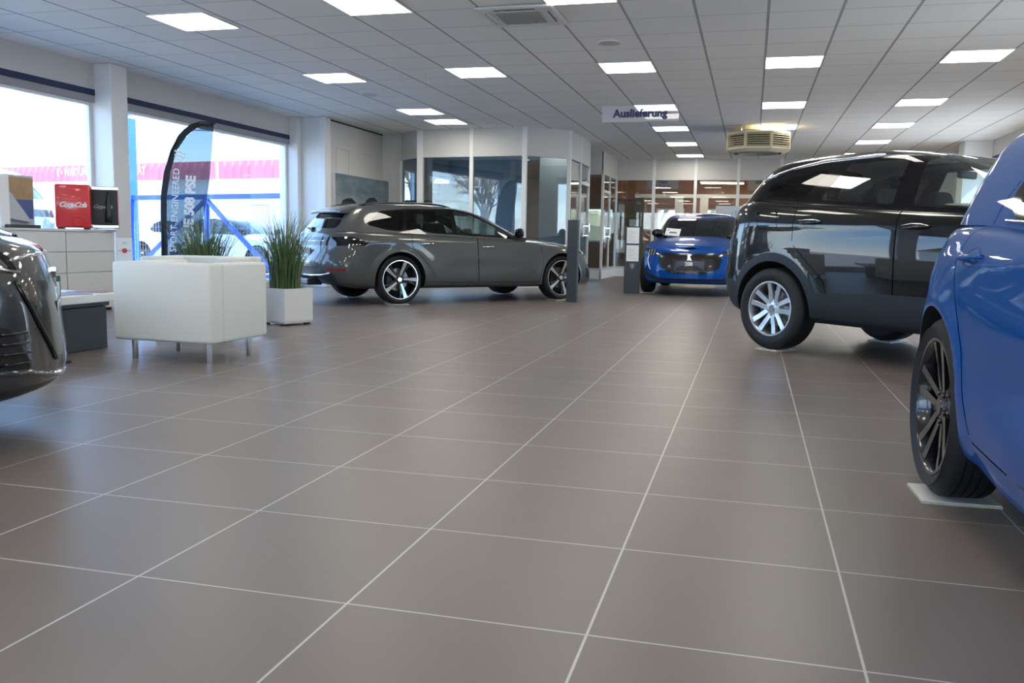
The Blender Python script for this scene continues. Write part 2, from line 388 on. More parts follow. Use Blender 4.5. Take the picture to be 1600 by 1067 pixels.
def rounded(poly, r):
    """g of a polygon whose corners are rounded by r (inset then grown)"""
    P = [Vector(p) for p in poly]; n = len(P)
    area = sum(P[i-1].x*P[i].y-P[i].x*P[i-1].y for i in range(n)); sg = 1 if area > 0 else -1
    Q = []
    for i in range(n):
        a, b, c = P[i-1], P[i], P[(i+1) % n]
        n1 = Vector((-(b-a).y, (b-a).x)).normalized()*sg; n2 = Vector((-(c-b).y, (c-b).x)).normalized()*sg
        k = r/max(.25, 1+n1.dot(n2)); Q.append(b+(n1+n2)*k)
    return lambda x, y: poly_sdf([tuple(q) for q in Q], x, y)-r

class Shell:
    def __init__(s): s.V = []; s.N = []; s.A = []; s.F = []; s.T = []; s.P = []
    def grid(s, G, NG, AG, patch):
        r, c = G.shape[:2]; o = len(s.V)
        s.V += [tuple(v) for v in G.reshape(-1, 3)]; s.N += [tuple(v) for v in NG.reshape(-1, 3)]; s.A += [tuple(v) for v in AG.reshape(r*c, -1)]
        for i in range(r-1):
            for j in range(c-1):
                a, b, d, e = o+i*c+j, o+i*c+j+1, o+(i+1)*c+j+1, o+(i+1)*c+j
                s.F.append((a, b, d, e)); s.T.append('body'); s.P.append(patch)
    def arr(s): return np.array(s.V), np.array(s.N), np.array(s.A)
    def split(s, g, ok):
        """cut every face in ok (list of bools) along g = 0; returns nothing, faces keep their tag"""
        val = np.where(np.abs(g) < 1e-6, 1e-6, g); cache = {}
        def mid(a, b):
            k = (a, b) if a < b else (b, a)
            if k not in cache:
                t = val[k[0]]/(val[k[0]]-val[k[1]]); i = len(s.V)
                L = lambda S: tuple(p+(q-p)*t for p, q in zip(S[k[0]], S[k[1]]))
                s.V.append(L(s.V)); s.N.append(L(s.N)); s.A.append(L(s.A)); cache[k] = i
            return cache[k]
        nF, nT, nP = [], [], []
        for f, t, p, o in zip(s.F, s.T, s.P, ok):
            if not o: nF.append(f); nT.append(t); nP.append(p); continue
            sg = [val[i] < 0 for i in f]
            if all(sg) or not any(sg): nF.append(f); nT.append(t); nP.append(p); continue
            A, B = [], []; n = len(f)
            for i in range(n):
                a, b = f[i], f[(i+1) % n]
                (A if sg[i] else B).append(a)
                if sg[i] != sg[(i+1) % n]:
                    m_ = mid(a, b); A.append(m_); B.append(m_)
            for q in (A, B):
                if len(q) >= 3: nF.append(tuple(q)); nT.append(t); nP.append(p)
        s.F, s.T, s.P = nF, nT, nP
    def cent(s):
        V, N, A = s.arr()
        idx = np.concatenate([np.array(f) for f in s.F]); ln = np.array([len(f) for f in s.F]); st = np.concatenate([[0], np.cumsum(ln)[:-1]])
        red = lambda X: np.add.reduceat(X[idx], st, axis=0)/ln[:, None]
        return red(V), red(N), red(A)
    def region(s, g, name, where, only=('body',), gap=0., gapname='gap'):
        """g(V, N, A) < 0 becomes `name`; with gap, a strip |g| < gap round its edge becomes gapname"""
        lv = ([-gap, gap] if gap else [0.])
        for l in lv:
            V, N, A = s.arr(); c, n, a = s.cent(); w = where(c, n, a)
            ok = [bool(x) and (t in only) and (p is not None) for x, t, p in zip(w, s.T, s.P)]
            s.split(g(V, N, A)-l, ok)
        c, n, a = s.cent(); w = where(c, n, a); gg = g(c, n, a)
        for i in range(len(s.F)):
            if w[i] and s.T[i] in only:
                if gg[i] < -gap: s.T[i] = name
                elif gg[i] < gap: s.T[i] = gapname
    def mesh(s, name, tags, side=0, offset=0.):
        """side 0: both halves in one mesh, +1 left half, -1 right half"""
        fs = [f for f, t in zip(s.F, s.T) if t in tags]
        if not fs: return None
        use = sorted({i for f in fs for i in f}); V = [s.V[i] for i in use]; N = [s.N[i] for i in use]; mp = {i: k for k, i in enumerate(use)}
        V = [(v[0]+n[0]*offset, v[1]+n[1]*offset, v[2]+n[2]*offset) for v, n in zip(V, N)]
        F = []
        for f in fs:
            f = tuple(mp[i] for i in f); a, b, c = (Vector(V[f[k]]) for k in (0, len(f)//3, 2*len(f)//3))
            nn = Vector(); 
            for k in range(len(f)): nn += Vector(V[f[k-1]]).cross(Vector(V[f[k]]))
            F.append(f if nn.dot(sum((Vector(N[i]) for i in f), Vector())) >= 0 else f[::-1])
        verts, norms, faces = [], [], []
        if side >= 0: verts += V; norms += N; faces += F
        if side <= 0:
            o = len(verts); verts += [(v[0], -v[1], v[2]) for v in V]; norms += [(n[0], -n[1], n[2]) for n in N]; faces += [tuple(o+i for i in f[::-1]) for f in F]
        me = bpy.data.meshes.new(name); me.from_pydata(verts, [], faces); me.validate(); me.update()
        for p in me.polygons: p.use_smooth = True
        if len(me.vertices) == len(norms): me.normals_split_custom_set_from_vertices([Vector(n).normalized() for n in norms])
        return me

def grid_normals(G, ref):
    du = np.gradient(G, axis=1); dv = np.gradient(G, axis=0); n = np.cross(du, dv)
    l = np.linalg.norm(n, axis=2, keepdims=True)
    bad = l[..., 0] < 1e-9
    n = n/np.where(l < 1e-9, 1, l)
    sg = np.sign((n*ref).sum(2)); k = np.where(sg[~bad].sum() < 0, -1, 1)
    n = n*k
    n[bad] = ref[bad]
    return n

def outline(xF, xR, W, LF, LR, pF, pR, nF, nS, nR):
    """half outline, y >= 0, from front centre to rear centre (arrays xF.. may be scalars)"""
    a = np.linspace(0, 1, nF)**.9*PI/2; xs = [xF-LF+LF*np.cos(a)**(2/pF)]; ys = [W*np.sin(a)**(2/pF)]; cap = [np.sin(a)]
    t = np.linspace(0, 1, nS+2)[1:-1]; xs.append((xF-LF)+(xR+LR-xF+LF)*t); ys.append(np.full(nS, W)); cap.append(np.ones(nS))
    a = (1-np.linspace(0, 1, nR)**.9)[::1]*PI/2; a = (1-(np.linspace(1, 0, nR))**.9)*PI/2+0
    a = PI/2-a
    xs.append(xR+LR-LR*np.clip(np.cos(a), 0, 1)**(2/pR)); ys.append(W*np.clip(np.sin(a), 0, 1)**(2/pR)); cap.append(np.sin(a))
    return np.concatenate(xs), np.concatenate(ys), np.concatenate(cap)

def build_shell(sp):
    S = Shell(); nF, nS, nR = 40, 66, 34
    # --- tub
    ctl = np.array(sp['section']); s_ = np.linspace(0, 1, len(ctl)); C = curve(np.column_stack([s_, ctl])); rows = 48
    T = C(np.linspace(0, 1, rows)); zlow, zsh = curve(sp['zlow']), curve(sp['zsh'])
    xm = (sp['xF']+sp['xR'])/2; half = (sp['xF']-sp['xR'])/2
    G = np.zeros((rows, nF+nS+nR, 3)); A = np.zeros((rows, nF+nS+nR, 3))
    for i, (wf, zf, dF, dR) in enumerate(T):
        x, y, cap = outline(sp['xF']+dF, sp['xR']-dR, sp['W']*wf, sp['LF'], sp['LR'], sp['pF'], sp['pR'], nF, nS, nR)
        y = y*(1-sp.get('taper', .03)*np.abs((x-xm)/half)**3)
        z = zlow(x)*(1-zf)+zsh(x)*zf
        for (bx, bz, sx, sz, amp) in sp.get('bumps', []):
            y = y+amp*np.exp(-((x-bx)/sx)**2-((z-bz)/sz)**2)*cap
        for ax in (0., sp['wb']):
            r = np.hypot(x-ax, z-sp['rw'])
            y = y+sp.get('flare', .012)*np.exp(-((r-sp['ra']-.01)/.05)**2)*cap*(z < sp['rw']+sp['ra']+.15)*np.clip((y-.3)/.3, 0, 1)
        G[i, :, 0], G[i, :, 1], G[i, :, 2] = x, y, z
    k = int(rows*.55); dx = np.diff(G[k, :, 0]); dy = np.diff(G[k, :, 1]); arc = np.concatenate([[0], np.cumsum(np.hypot(dx, dy))])
    A[:, :, 0] = arc; A[:, :, 1] = arc[-1]-arc; A[:, :, 2] = np.linspace(0, 1, rows)[:, None]
    ref = G.copy(); ref[..., 0] -= xm; ref[..., 2] -= .5; ref /= np.linalg.norm(ref, axis=2, keepdims=True)
    NG = grid_normals(G, ref); NG[:, 0, 1] = 0; NG[:, -1, 1] = 0
    S.grid(G, NG, A, 'tub'); top = G[-1]
    # --- hood and rear deck
    crF = curve(sp['hood_crown'])
    def cap_patch(idx, crown, patch, nh=16):
        P = np.zeros((len(idx), nh+1, 3)); Q = np.zeros((len(idx), nh+1, 3))
        for i, k in enumerate(idx):
            xs, ys, zs = top[k]; u = np.linspace(1, 0, nh+1); h = float(crown(xs))
            P[i, :, 0] = xs; P[i, :, 1] = ys*u; P[i, :, 2] = zs+h*(1-u**2.6)
        Q[:, :, 2] = 1
        n = grid_normals(P, np.tile(np.array([0, 0, 1.]), (len(idx), nh+1, 1))); n[:, -1, 1] = 0
        n = n/np.linalg.norm(n, axis=2, keepdims=True)
        S.grid(P, n, np.full((len(idx), nh+1, 3), 9.), patch)
    cap_patch([k for k in range(2, len(top)) if top[k, 0] > sp['hood_end'] and k < nF+nS], crF, 'hood')
    ri = [k for k in range(nF+5, len(top)-2) if top[k, 0] < sp['deck_end']]
    cap_patch(ri[::-1], curve(sp['deck_crown']), 'deck')
    ys_at = lambda x: np.interp(x, top[::-1, 0], top[::-1, 1])
    # --- greenhouse
    g = sp['green']; L = curve(np.column_stack([np.linspace(0, 1, len(g['path'])), g['path']])); rows = 26
    x0, y0, cap0 = outline(*g['base'][:3], *g['base'][3:], nF, nS, nR); x1, y1, _ = outline(*g['top'][:3], *g['top'][3:], nF, nS, nR)
    zr = curve(sp['roof']); zb = zsh(x0)+np.where(x0 > .5, crF(x0), 0)*np.clip(1-(y0/np.maximum(ys_at(x0), .05))**2.6, 0, 1)-.012
    G = np.zeros((rows, len(x0), 3)); A = np.zeros((rows, len(x0), 3))
    for i, q in enumerate(np.linspace(0, 1, rows)):
        l, hh = L(q)
        # rounding only matters at the sides; front and rear stay flatter
        lf = q*(1-cap0**2)*.6+l*(1-(1-cap0**2)*.6); hf = hh
        x = x0+(x1-x0)*(l*.8+q*.2); y = y0+(y1-y0)*l; z = zb+(zr(x1)-zb)*hf
        y = y+g.get('bulge', .0)*4*q*(1-q)*cap0
        G[i, :, 0], G[i, :, 1], G[i, :, 2] = x, y, z; A[i, :, 2] = q
    A[:, :, 0] = np.arange(len(x0)); A[:, :, 1] = len(x0)-np.arange(len(x0))
    ref = G.copy(); ref[..., 0] -= .5; ref[..., 2] -= .8; ref /= np.linalg.norm(ref, axis=2, keepdims=True)
    NG = grid_normals(G, ref); NG[:, 0, 1] = 0; NG[:, -1, 1] = 0; NG /= np.linalg.norm(NG, axis=2, keepdims=True)
    # roof cap
    e = G[-1]; idx = list(range(1, len(e)-1)); nh = 12; P = np.zeros((len(idx), nh+1, 3)); crown = g['crown']
    xa, xb = e[0, 0], e[-1, 0]
    for i, k in enumerate(idx):
        u = np.linspace(1, 0, nh+1); t = (e[k, 0]-xb)/(xa-xb); h = crown*np.clip(4*t*(1-t), 0, 1)**.5
        P[i, :, 0] = e[k, 0]; P[i, :, 1] = e[k, 1]*u; P[i, :, 2] = e[k, 2]+h*(1-u**2)
    n = grid_normals(P, np.tile(np.array([0, 0, 1.]), (len(idx), nh+1, 1))); n[:, -1, 1] = 0
    # blend normals along the roof edge so the highlight runs round it
    for i, k in enumerate(idx):
        m_ = NG[-1, k]+n[i, 0]; m_ /= np.linalg.norm(m_); NG[-1, k] = m_; n[i, 0] = m_
    n = n/np.linalg.norm(n, axis=2, keepdims=True)
    S.grid(G, NG, A, 'green'); S.grid(P, n, np.full((len(idx), nh+1, 3), 9.), 'roof')
    S.half_top = top; S.zsh = zsh; S.zlow = zlow
    return S

def arch_liner(S, ax, rw, ra, yin):
    """inner wheel housing from the cut edge of the arch, half shell (y > 0)"""
    V = np.array(S.V); used = {}
    for f, t in zip(S.F, S.T):
        if t == 'arch_hole': continue
        for i in f: used.setdefault(i, 0)
    pts = [V[i] for i in used if abs(math.hypot(V[i][0]-ax, V[i][2]-rw)-ra) < 1e-4*3 and V[i][1] > .5]
    pts = sorted({(round(p[0], 4), round(p[1], 4), round(p[2], 4)) for p in pts}, key=lambda p: math.atan2(p[2]-rw, p[0]-ax) if p[2] > rw-.25 else 9)
    pts = [p for p in pts if p[2] > .12]
    pts.sort(key=lambda p: ((math.atan2(p[2]-rw, p[0]-ax)+PI/2) % (2*PI)))
    return pts

def wheel_parts(spec, root, x, y, side, M):
    """tyre mesh (the part) with rim, disc and hub cap as sub-parts. local frame: +y outwards"""
    r, w, rr = spec['rw'], spec.get('tw', .225), spec['rim']
    bm = BM(); hw = w/2
    prof = [(rr-.012, -hw+.02), (rr+.004, -hw+.004), (rr+.03, -hw-.004), ((r+rr)/2, -hw-.010), (r-.03, -hw+.002), (r-.010, -hw+.016), (r-.002, -hw+.03)]
    ng = 4; gw = .008
    inner = -hw+.03; span = w-.06
    for k in range(ng):
        c = inner+span*(k+.75)/(ng+.5)
        prof += [(r, c-gw/2), (r-.008, c-gw/2+.001), (r-.008, c+gw/2-.001), (r, c+gw/2)]
    prof += [(r-.002, hw-.03), (r-.010, hw-.016), (r-.03, hw-.002), ((r+rr)/2, hw+.010), (rr+.03, hw+.004), (rr+.004, hw-.004), (rr-.012, hw-.02)]
    lathe(bm, prof, 72, 'y')
    ty = put('wheel', bm, M['tyre'], root, (x, y, spec['rw']), (0, 0, 0 if side > 0 else PI), smooth=True, angle=R(40))
    # barrel and lip
    bm = BM()
    lathe(bm, [(rr+.003, hw-.012), (rr-.002, hw-.003), (rr-.012, hw-.003), (rr-.02, hw-.012), (rr-.03, hw-.06), (rr-.04, -hw+.02), (rr-.012, -hw+.01)], 72, 'y')
    put('rim_barrel', bm, M[spec['lip']], ty, smooth=True, angle=R(35))
    # spokes
    n = spec['spokes']; bm = BM(); face = hw-spec.get('dish', .012)
    def spoke(a0, poly, y_out, y_hub, depth, bmx):
        rows = []
        for (rad, lat) in poly:
            ca, sa = math.cos(a0), math.sin(a0); px, pz = rad*ca-lat*sa, rad*sa+lat*ca
            t = min(1, max(0, (rad-.05)/(rr-.06))); yy = y_hub+(y_out-y_hub)*t**1.2
            rows.append((px, yy, pz))
        A = [bmx.verts.new(p) for p in rows]; B = [bmx.verts.new((p[0], p[1]-depth, p[2])) for p in rows]
        bmx.faces.new(A); bmx.faces.new(B[::-1]); k = len(A)
        for i in range(k): bmx.faces.new((A[i], B[i], B[(i+1) % k], A[(i+1) % k]))
    bm2 = BM()
    for i in range(n):
        a = 2*PI*i/n+spec.get('phase', PI/2)
        for poly, which, dy in spec['spoke_polys']:
            spoke(a, [(u*rr, v*rr) for u, v in poly], face+dy, face-.030+dy, .035 if which == 0 else .03, bm if which == 0 else bm2)
    put('spoke_set', bm, M[spec['spoke_mat']], ty)
    if len(bm2.verts): put('spoke_back', bm2, M[spec['spoke_back_mat']], ty)
    else: bm2.free()
    bm = BM(); lathe(bm, [(.001, face-.018), (.03, face-.018), (.034, face-.022), (.036, face-.03)], 24, 'y')
    put('hub_cap', bm, M[spec.get('cap_mat', 'chrome')], ty, smooth=True, angle=R(40))
    bm = BM(); lathe(bm, [(.036, face-.024), (.078, face-.032), (.085, face-.05), (.085, face-.09)], 32, 'y')
    for i in range(5):
        a = 2*PI*i/5+spec.get('phase', PI/2)+PI/5
        lathe(bm, [(.001, face-.02), (.0095, face-.02), (.0115, face-.026), (.0115, face-.05)], 8, 'y', c=(.056*math.cos(a), 0, .056*math.sin(a)))
    put('hub', bm, M[spec['hub_mat']], ty, smooth=True, angle=R(40))
    bm = BM(); lathe(bm, [(.05, face-.09), (.155, face-.09), (.16, face-.095), (.16, face-.112), (.05, face-.112)], 40, 'y')
    put('brake_disc', bm, M['disc'], ty, smooth=True, angle=R(30))
    bm = BM(); prism(bm, [(.09*math.cos(a)-.0, .09*math.sin(a)) for a in np.linspace(-.5, .5, 6)]+[(.175*math.cos(a), .175*math.sin(a)) for a in np.linspace(.45, -.45, 6)], 'y', face-.125, face-.075)
    put('brake_caliper', bm, M['dark_plastic'], ty)
    bm = BM(); lathe(bm, [(.02, -hw+.03), (rr-.03, -hw+.03)], 32, 'y'); put('wheel_back', bm, M['black'], ty)
    return ty

def part(root, name, me, m, label=None):
    if me is None: return None
    me.materials.append(m); o = link(bpy.data.objects.new(name, me)); o.parent = root
    if label: o['label'] = label
    return o

def seat(root, x, y, z, M, rear=False):
    w = .26 if not rear else .55
    bm = BM(); box(bm, x-.25, x+.27, y-w, y+w, z, z+.16, .05, 3)
    s = put('seat', bm, M['cloth'], root, smooth=True, angle=R(50))
    bm = BM(); Mx = Matrix.Translation((x-.24, y, z+.12)) @ Matrix.Rotation(R(-20), 4, 'Y')
    box(bm, -.07, .07, -w, w, 0, .58, .055, 3, M=Mx)
    put('seat_back', bm, M['cloth'], s, smooth=True, angle=R(50))
    for yy in ([0] if not rear else [-.34, .34]):
        bm = BM(); box(bm, -.05, .05, -.13+yy, .13+yy, .60, .80, .045, 3, M=Mx)
        put('headrest', bm, M['cloth'], s, smooth=True, angle=R(50))

def build_car(sp, label, cat, az, pos, M, scale=1., group=None):
    root = thing(sp.get('name', 'car'), label, cat, (pos[0], pos[1], sp.get('lift', .0)), heading(az), group)
    if scale != 1.: root.scale = (scale,)*3
    S = build_shell(sp); wb, rw, ra = sp['wb'], sp['rw'], sp['ra']
    side = lambda c, n, a: (np.abs(n[:, 1]) > .45)
    anyw = lambda c, n, a: np.ones(len(c), bool)
    isP = lambda *ps: np.array([p in ps for p in S.P])
    tub = lambda c, n, a: isP('tub')
    green_side = lambda c, n, a: isP('green') & (n[:, 1] > .35)
    # wheel arches
    for ax in (0., wb):
        S.region(lambda V, N, A: np.where(V[:, 1] > .45, np.hypot(V[:, 0]-ax, V[:, 2]-rw)-ra, 1.), 'arch_hole', tub)
    if 'cladding' in sp:
        wd, zc = sp['cladding']; zcl = curve(zc)
        for ax in (0., wb):
            S.region(lambda V, N, A: np.where(V[:, 1] > .45, np.hypot(V[:, 0]-ax, V[:, 2]-rw)-ra-wd, 1.), 'cladding', tub)
        S.region(lambda V, N, A: V[:, 2]-zcl(V[:, 0]), 'cladding', tub)
    # glazed areas
    for nm, poly, r in sp['side_windows']:
        gf = rounded(poly, r); S.region(lambda V, N, A: gf(V[:, 0], V[:, 2]), nm, green_side)
    if 'window_frame' in sp:
        gf = rounded(sp['window_frame'], .03); S.region(lambda V, N, A: gf(V[:, 0], V[:, 2]), 'window_frame', green_side)
    if 'window_chrome' in sp:
        gf = rounded(sp['window_chrome'], .04); S.region(lambda V, N, A: gf(V[:, 0], V[:, 2]), 'window_trim', green_side)
    gf = rounded(sp['windshield'], .06)
    S.region(lambda V, N, A: np.where(V[:, 0] > .4, gf(V[:, 1], V[:, 2]), 1.), 'windshield', lambda c, n, a: isP('green', 'roof') & (n[:, 0] > .25) & (c[:, 0] > .5))
    gb = rounded(sp['backlight'], .05)
    S.region(lambda V, N, A: np.where(V[:, 0] < .2, gb(V[:, 1], V[:, 2]), 1.), 'rear_window', lambda c, n, a: isP('green', 'roof') & (n[:, 0] < -.2) & (c[:, 0] < .2))
    if sp.get('black_roof') is not None:
        S.region(lambda V, N, A: sp['black_roof']-V[:, 2], 'roof', lambda c, n, a: isP('roof', 'green'))
    # fascia regions in (arc from centre, z)
    for nm, poly, r, end, patches in sp['fascia']:
        gf2 = rounded(poly, r); k = 0 if end == 'front' else 1
        S.region(lambda V, N, A: gf2(A[:, k], V[:, 2]), nm, lambda c, n, a: isP(*patches) & ((c[:, 0] > wb*.5) if k == 0 else (c[:, 0] < wb*.5)))
    # doors and flaps
    for nm, poly, r in sp['doors']:
        gf3 = rounded(poly, r)
        S.region(lambda V, N, A: gf3(V[:, 0], V[:, 2]), nm, lambda c, n, a: isP('tub', 'green') & (n[:, 1] > .3), only=('body', ), gap=.0028)
    if 'bonnet_gap' in sp:
        gf4 = rounded(sp['bonnet_gap'], .1)
        S.region(lambda V, N, A: gf4(V[:, 0], V[:, 1]), 'bonnet', lambda c, n, a: isP('hood'), gap=.003)
    if 'tailgate' in sp:
        gf5 = rounded(sp['tailgate'], .06)
        S.region(lambda V, N, A: np.where(V[:, 0] < 0, gf5(A[:, 1], V[:, 2]), 1.), 'tailgate', lambda c, n, a: isP('tub') & (c[:, 0] < -.3), gap=.003)
    # --- objects
    paint = M[sp['paint']]
    part(root, 'body', S.mesh('body', ('body',)), paint)
    part(root, 'roof_panel', S.mesh('roof_panel', ('roof',)), M['gloss_black'])
    part(root, 'bonnet', S.mesh('bonnet', ('bonnet',)), paint)
    part(root, 'tailgate', S.mesh('tailgate', ('tailgate',)), paint)
    part(root, 'windshield', S.mesh('windshield', ('windshield',)), M['car_glass_front'])
    part(root, 'rear_window', S.mesh('rear_window', ('rear_window',)), M['car_glass_dark'])
    part(root, 'cladding', S.mesh('cladding', ('cladding',)), M['cladding'])
    for sd in (-1, 1):
        part(root, 'window_frame', S.mesh('window_frame', ('window_frame',), sd), M['gloss_black'])
        part(root, 'window_trim', S.mesh('window_trim', ('window_trim',), sd), M[sp.get('trim_mat', 'chrome')])
        for nm, _, _ in sp['doors']:
            if nm == 'fuel_flap' and sd > 0: continue
            part(root, nm, S.mesh(nm, (nm,), sd), paint)
        for nm, _, _ in sp['side_windows']:
            part(root, nm.rstrip('_'), S.mesh(nm, (nm,), sd), M['car_glass_side' if nm in sp.get('clear', ()) else 'car_glass_dark'])
    done = set()
    for nm, poly, r, end, patches in sp['fascia']:
        if nm in done: continue
        done.add(nm); base = nm.rstrip('_')
        mm = {'headlight': 'lamp_glass', 'taillight': 'tail_glass', 'grille': 'grille', 'air_intake': 'black', 'lower_bumper': 'dark_plastic', 'tail_panel': 'gloss_black', 'skirt': sp['paint'], 'plate_recess': sp['paint'], 'bumper_insert': 'chrome', 'rear_reflector': 'red_lens', 'rear_skirt': 'dark_plastic', 'plate': 'plate_white'}[base]
        if base in ('headlight', 'taillight', 'air_intake', 'rear_reflector') or nm in sp.get('paired', ()):
            for sd in (-1, 1):
                part(root, base, S.mesh(base, (nm,), sd), M[mm])
                if base == 'headlight': part(root, 'headlight_housing', S.mesh('headlight_housing', (nm,), sd, -.035), M['lamp_inner'])
        else: part(root, base, S.mesh(base, (nm,)), M[mm])
    # BVH for fitting trims
    bvh = BVHTree.FromPolygons([Vector(v) for v in S.V], [f for f, t in zip(S.F, S.T) if t != 'arch_hole'])
    def hit(x, z, y0=3.):
        l, n, i, d = bvh.ray_cast(Vector((x, y0, z)), Vector((0, -1, 0))); return l, n
    def hitx(y, z, d=1):
        l, n, i, dd = bvh.ray_cast(Vector((6*d, abs(y), z)), Vector((-d, 0, 0)))
        return l, n
    S.hit, S.hitx, S.bvh = hit, hitx, bvh
    # wheel housings, underbody
    bm = BM(); yin = .50
    for ax in (0., wb):
        pts = arch_liner(S, ax, rw, ra, yin)
        for sd in (-1, 1):
            A = [bm.verts.new((p[0], p[1]*sd, p[2])) for p in pts]; B = [bm.verts.new((p[0], yin*sd, p[2])) for p in pts]
            for i in range(len(pts)-1): bm.faces.new((A[i], A[i+1], B[i+1], B[i]))
            if len(B) > 2: bm.faces.new(B)
    zf = sp['zlow'][1][1]+.015
    low = [v for v in np.array(S.V)[:40+66+34]]
    pl = []
    for v in low:
        y = min(v[1], yin) if any(abs(v[0]-ax) < ra+.02 for ax in (0., wb)) else v[1]-.01
        pl.append((v[0], max(0, y), max(v[2], zf)))
    A = [bm.verts.new(p) for p in pl]; B = [bm.verts.new((p[0], -p[1], p[2])) for p in pl]
    for i in range(len(pl)-1): bm.faces.new((A[i], A[i+1], B[i+1], B[i]))
    put('underbody', bm, M['black'], root)
    # wheels
    for ax in (0., wb):
        for sd in (-1, 1): wheel_parts(sp, root, ax, sd*(sp['W']*sp.get('track', .972)-sp.get('tw', .225)/2), sd, M)
    # door handles
    for x, z in sp['handles']:
        for sd in (-1, 1):
            l, n = hit(x, z)
            if l is None: continue
            bm = BM(); L_ = .11; pts, rr = [], []
            for t in np.linspace(-1, 1, 9):
                ll, nn = hit(x+t*L_, z+.004*t); o = .030*(1-abs(t)**3) if ll else 0
                if ll: pts.append((ll.x, (ll.y+o)*sd, ll.z)); rr.append(.0105-.004*abs(t))
            tube(bm, pts, rr, 10)
            for v in bm.verts: pass
            h = put('door_handle', bm, M[sp.get('handle_mat', sp['paint'])], root, smooth=True)
            # recess cup behind it
            bm = BM(); c0 = Vector((l.x-.01, l.y*sd, l.z)); ring = []
            nrm = Vector((n.x, n.y*sd, n.z)); 
            for k in range(20):
                a = 2*PI*k/20; ll, nn = hit(x-.005+.075*math.cos(a), z+.032*math.sin(a))
                ring.append(bm.verts.new((ll.x, (ll.y+.0015)*sd, ll.z)))
            cc = bm.verts.new((l.x, (l.y-.02)*sd+.0, l.z))
            for k in range(20): bm.faces.new((ring[k], ring[(k+1) % 20], cc))
            put('handle_cup', bm, M['black'], h)
    # mirrors
    if 'mirror' in sp:
        mx, mz = sp['mirror']; l, n = hit(mx, mz)
        for sd in (-1, 1):
            bm = BM(); y0 = l.y
            rings = []
            for t, (dx, wz, wx) in zip(np.linspace(0, 1, 7), [(0, .055, .05), (0, .068, .075), (-.005, .075, .085), (-.012, .074, .083), (-.02, .068, .075), (-.03, .055, .06), (-.04, .03, .035)]):
                ring = []
                for k in range(16):
                    a = 2*PI*k/16; cx = math.copysign(abs(math.cos(a))**.7, math.cos(a)); sx = math.copysign(abs(math.sin(a))**.7, math.sin(a))
                    ring.append(bm.verts.new((mx+dx+wx*cx*(1 if cx > 0 else .7), (y0+.055+t*.19)*sd, mz+.055+wz*sx)))
                rings.append(ring)
            for a_, b_ in zip(rings, rings[1:]):
                for k in range(16): bm.faces.new((a_[k], a_[(k+1) % 16], b_[(k+1) % 16], b_[k]))
            bm.faces.new(rings[0]); bm.faces.new(rings[-1])
            mo = put('side_mirror', bm, M[sp.get('mirror_mat', 'gloss_black')], root, smooth=True, angle=R(60))
            bm = BM(); tube(bm, [(mx+.01, (y0-.03)*sd, mz-.01), (mx+.01, (y0+.03)*sd, mz+.01), (mx+.005, (y0+.09)*sd, mz+.03)], [.03, .026, .03], 10)
            put('mirror_arm', bm, M['gloss_black'], mo, smooth=True)
    # cabin
    cab = sp.get('cabin', {}); zf = sp['zlow'][1][1]+.10
    W = sp['W']
    bm = BM(); box(bm, -.45, wb-.75, -W*.78, W*.78, zf-.06, zf); box(bm, -.42, -.36, -W*.62, W*.62, zf, sp['zbelt']-.12)
    put('cabin_floor', bm, M['interior'], root)
    for yy in (-.37, .37): seat(root, 1.22, yy, zf+.12, M)
    seat(root, .32, 0, zf+.15, M, rear=True)
    bm = BM(); prism(bm, [(wb-1.02, zf+.3), (wb-.95, sp['zbelt']-.05), (wb-.75, sp['zbelt']+.0), (wb-.55, sp['zbelt']-.02), (wb-.55, zf+.3)], 'y', -W*.76, W*.76)
    put('dashboard', bm, M['interior'], root)
    bm = BM(); cxx, czz = wb-1.13, sp['zbelt']-.06
    ringp = [Vector((cxx, .37, czz))+Vector((.05*math.sin(a), .17*math.cos(a), .15*math.sin(a))) for a in np.linspace(0, 2*PI, 24, endpoint=False)]
    tube(bm, ringp, .014, 6, closed=True); tube(bm, [(cxx, .21, czz), (cxx, .53, czz)], .02, 6); tube(bm, [(cxx, .37, czz), (cxx+.15, .37, czz-.06)], .03, 6)
    put('steering_wheel', bm, M['dark_plastic'], root, smooth=True)
    bm = BM(); ztop = sp['roof_top']
    box(bm, wb-1.52, wb-1.48, -.12, .12, ztop-.16, ztop-.10, .015)
    put('inner_mirror', bm, M['dark_plastic'], root)
    # headliner so that the cabin is lined
    lm = S.mesh('headliner', ('body', 'roof'), 0, -.025)
    bml = BM(); bml.from_mesh(lm); bpy.data.meshes.remove(lm)
    for f in [f for f in bml.faces if min(v.co.z for v in f.verts) < sp['zbelt']+.05 or (f.calc_center_median().z < ztop-.25)]: bml.faces.remove(f)
    for v in [v for v in bml.verts if not v.link_faces]: bml.verts.remove(v)
    put('headliner', bml, M['headliner'], root, smooth=True)
    return root, S
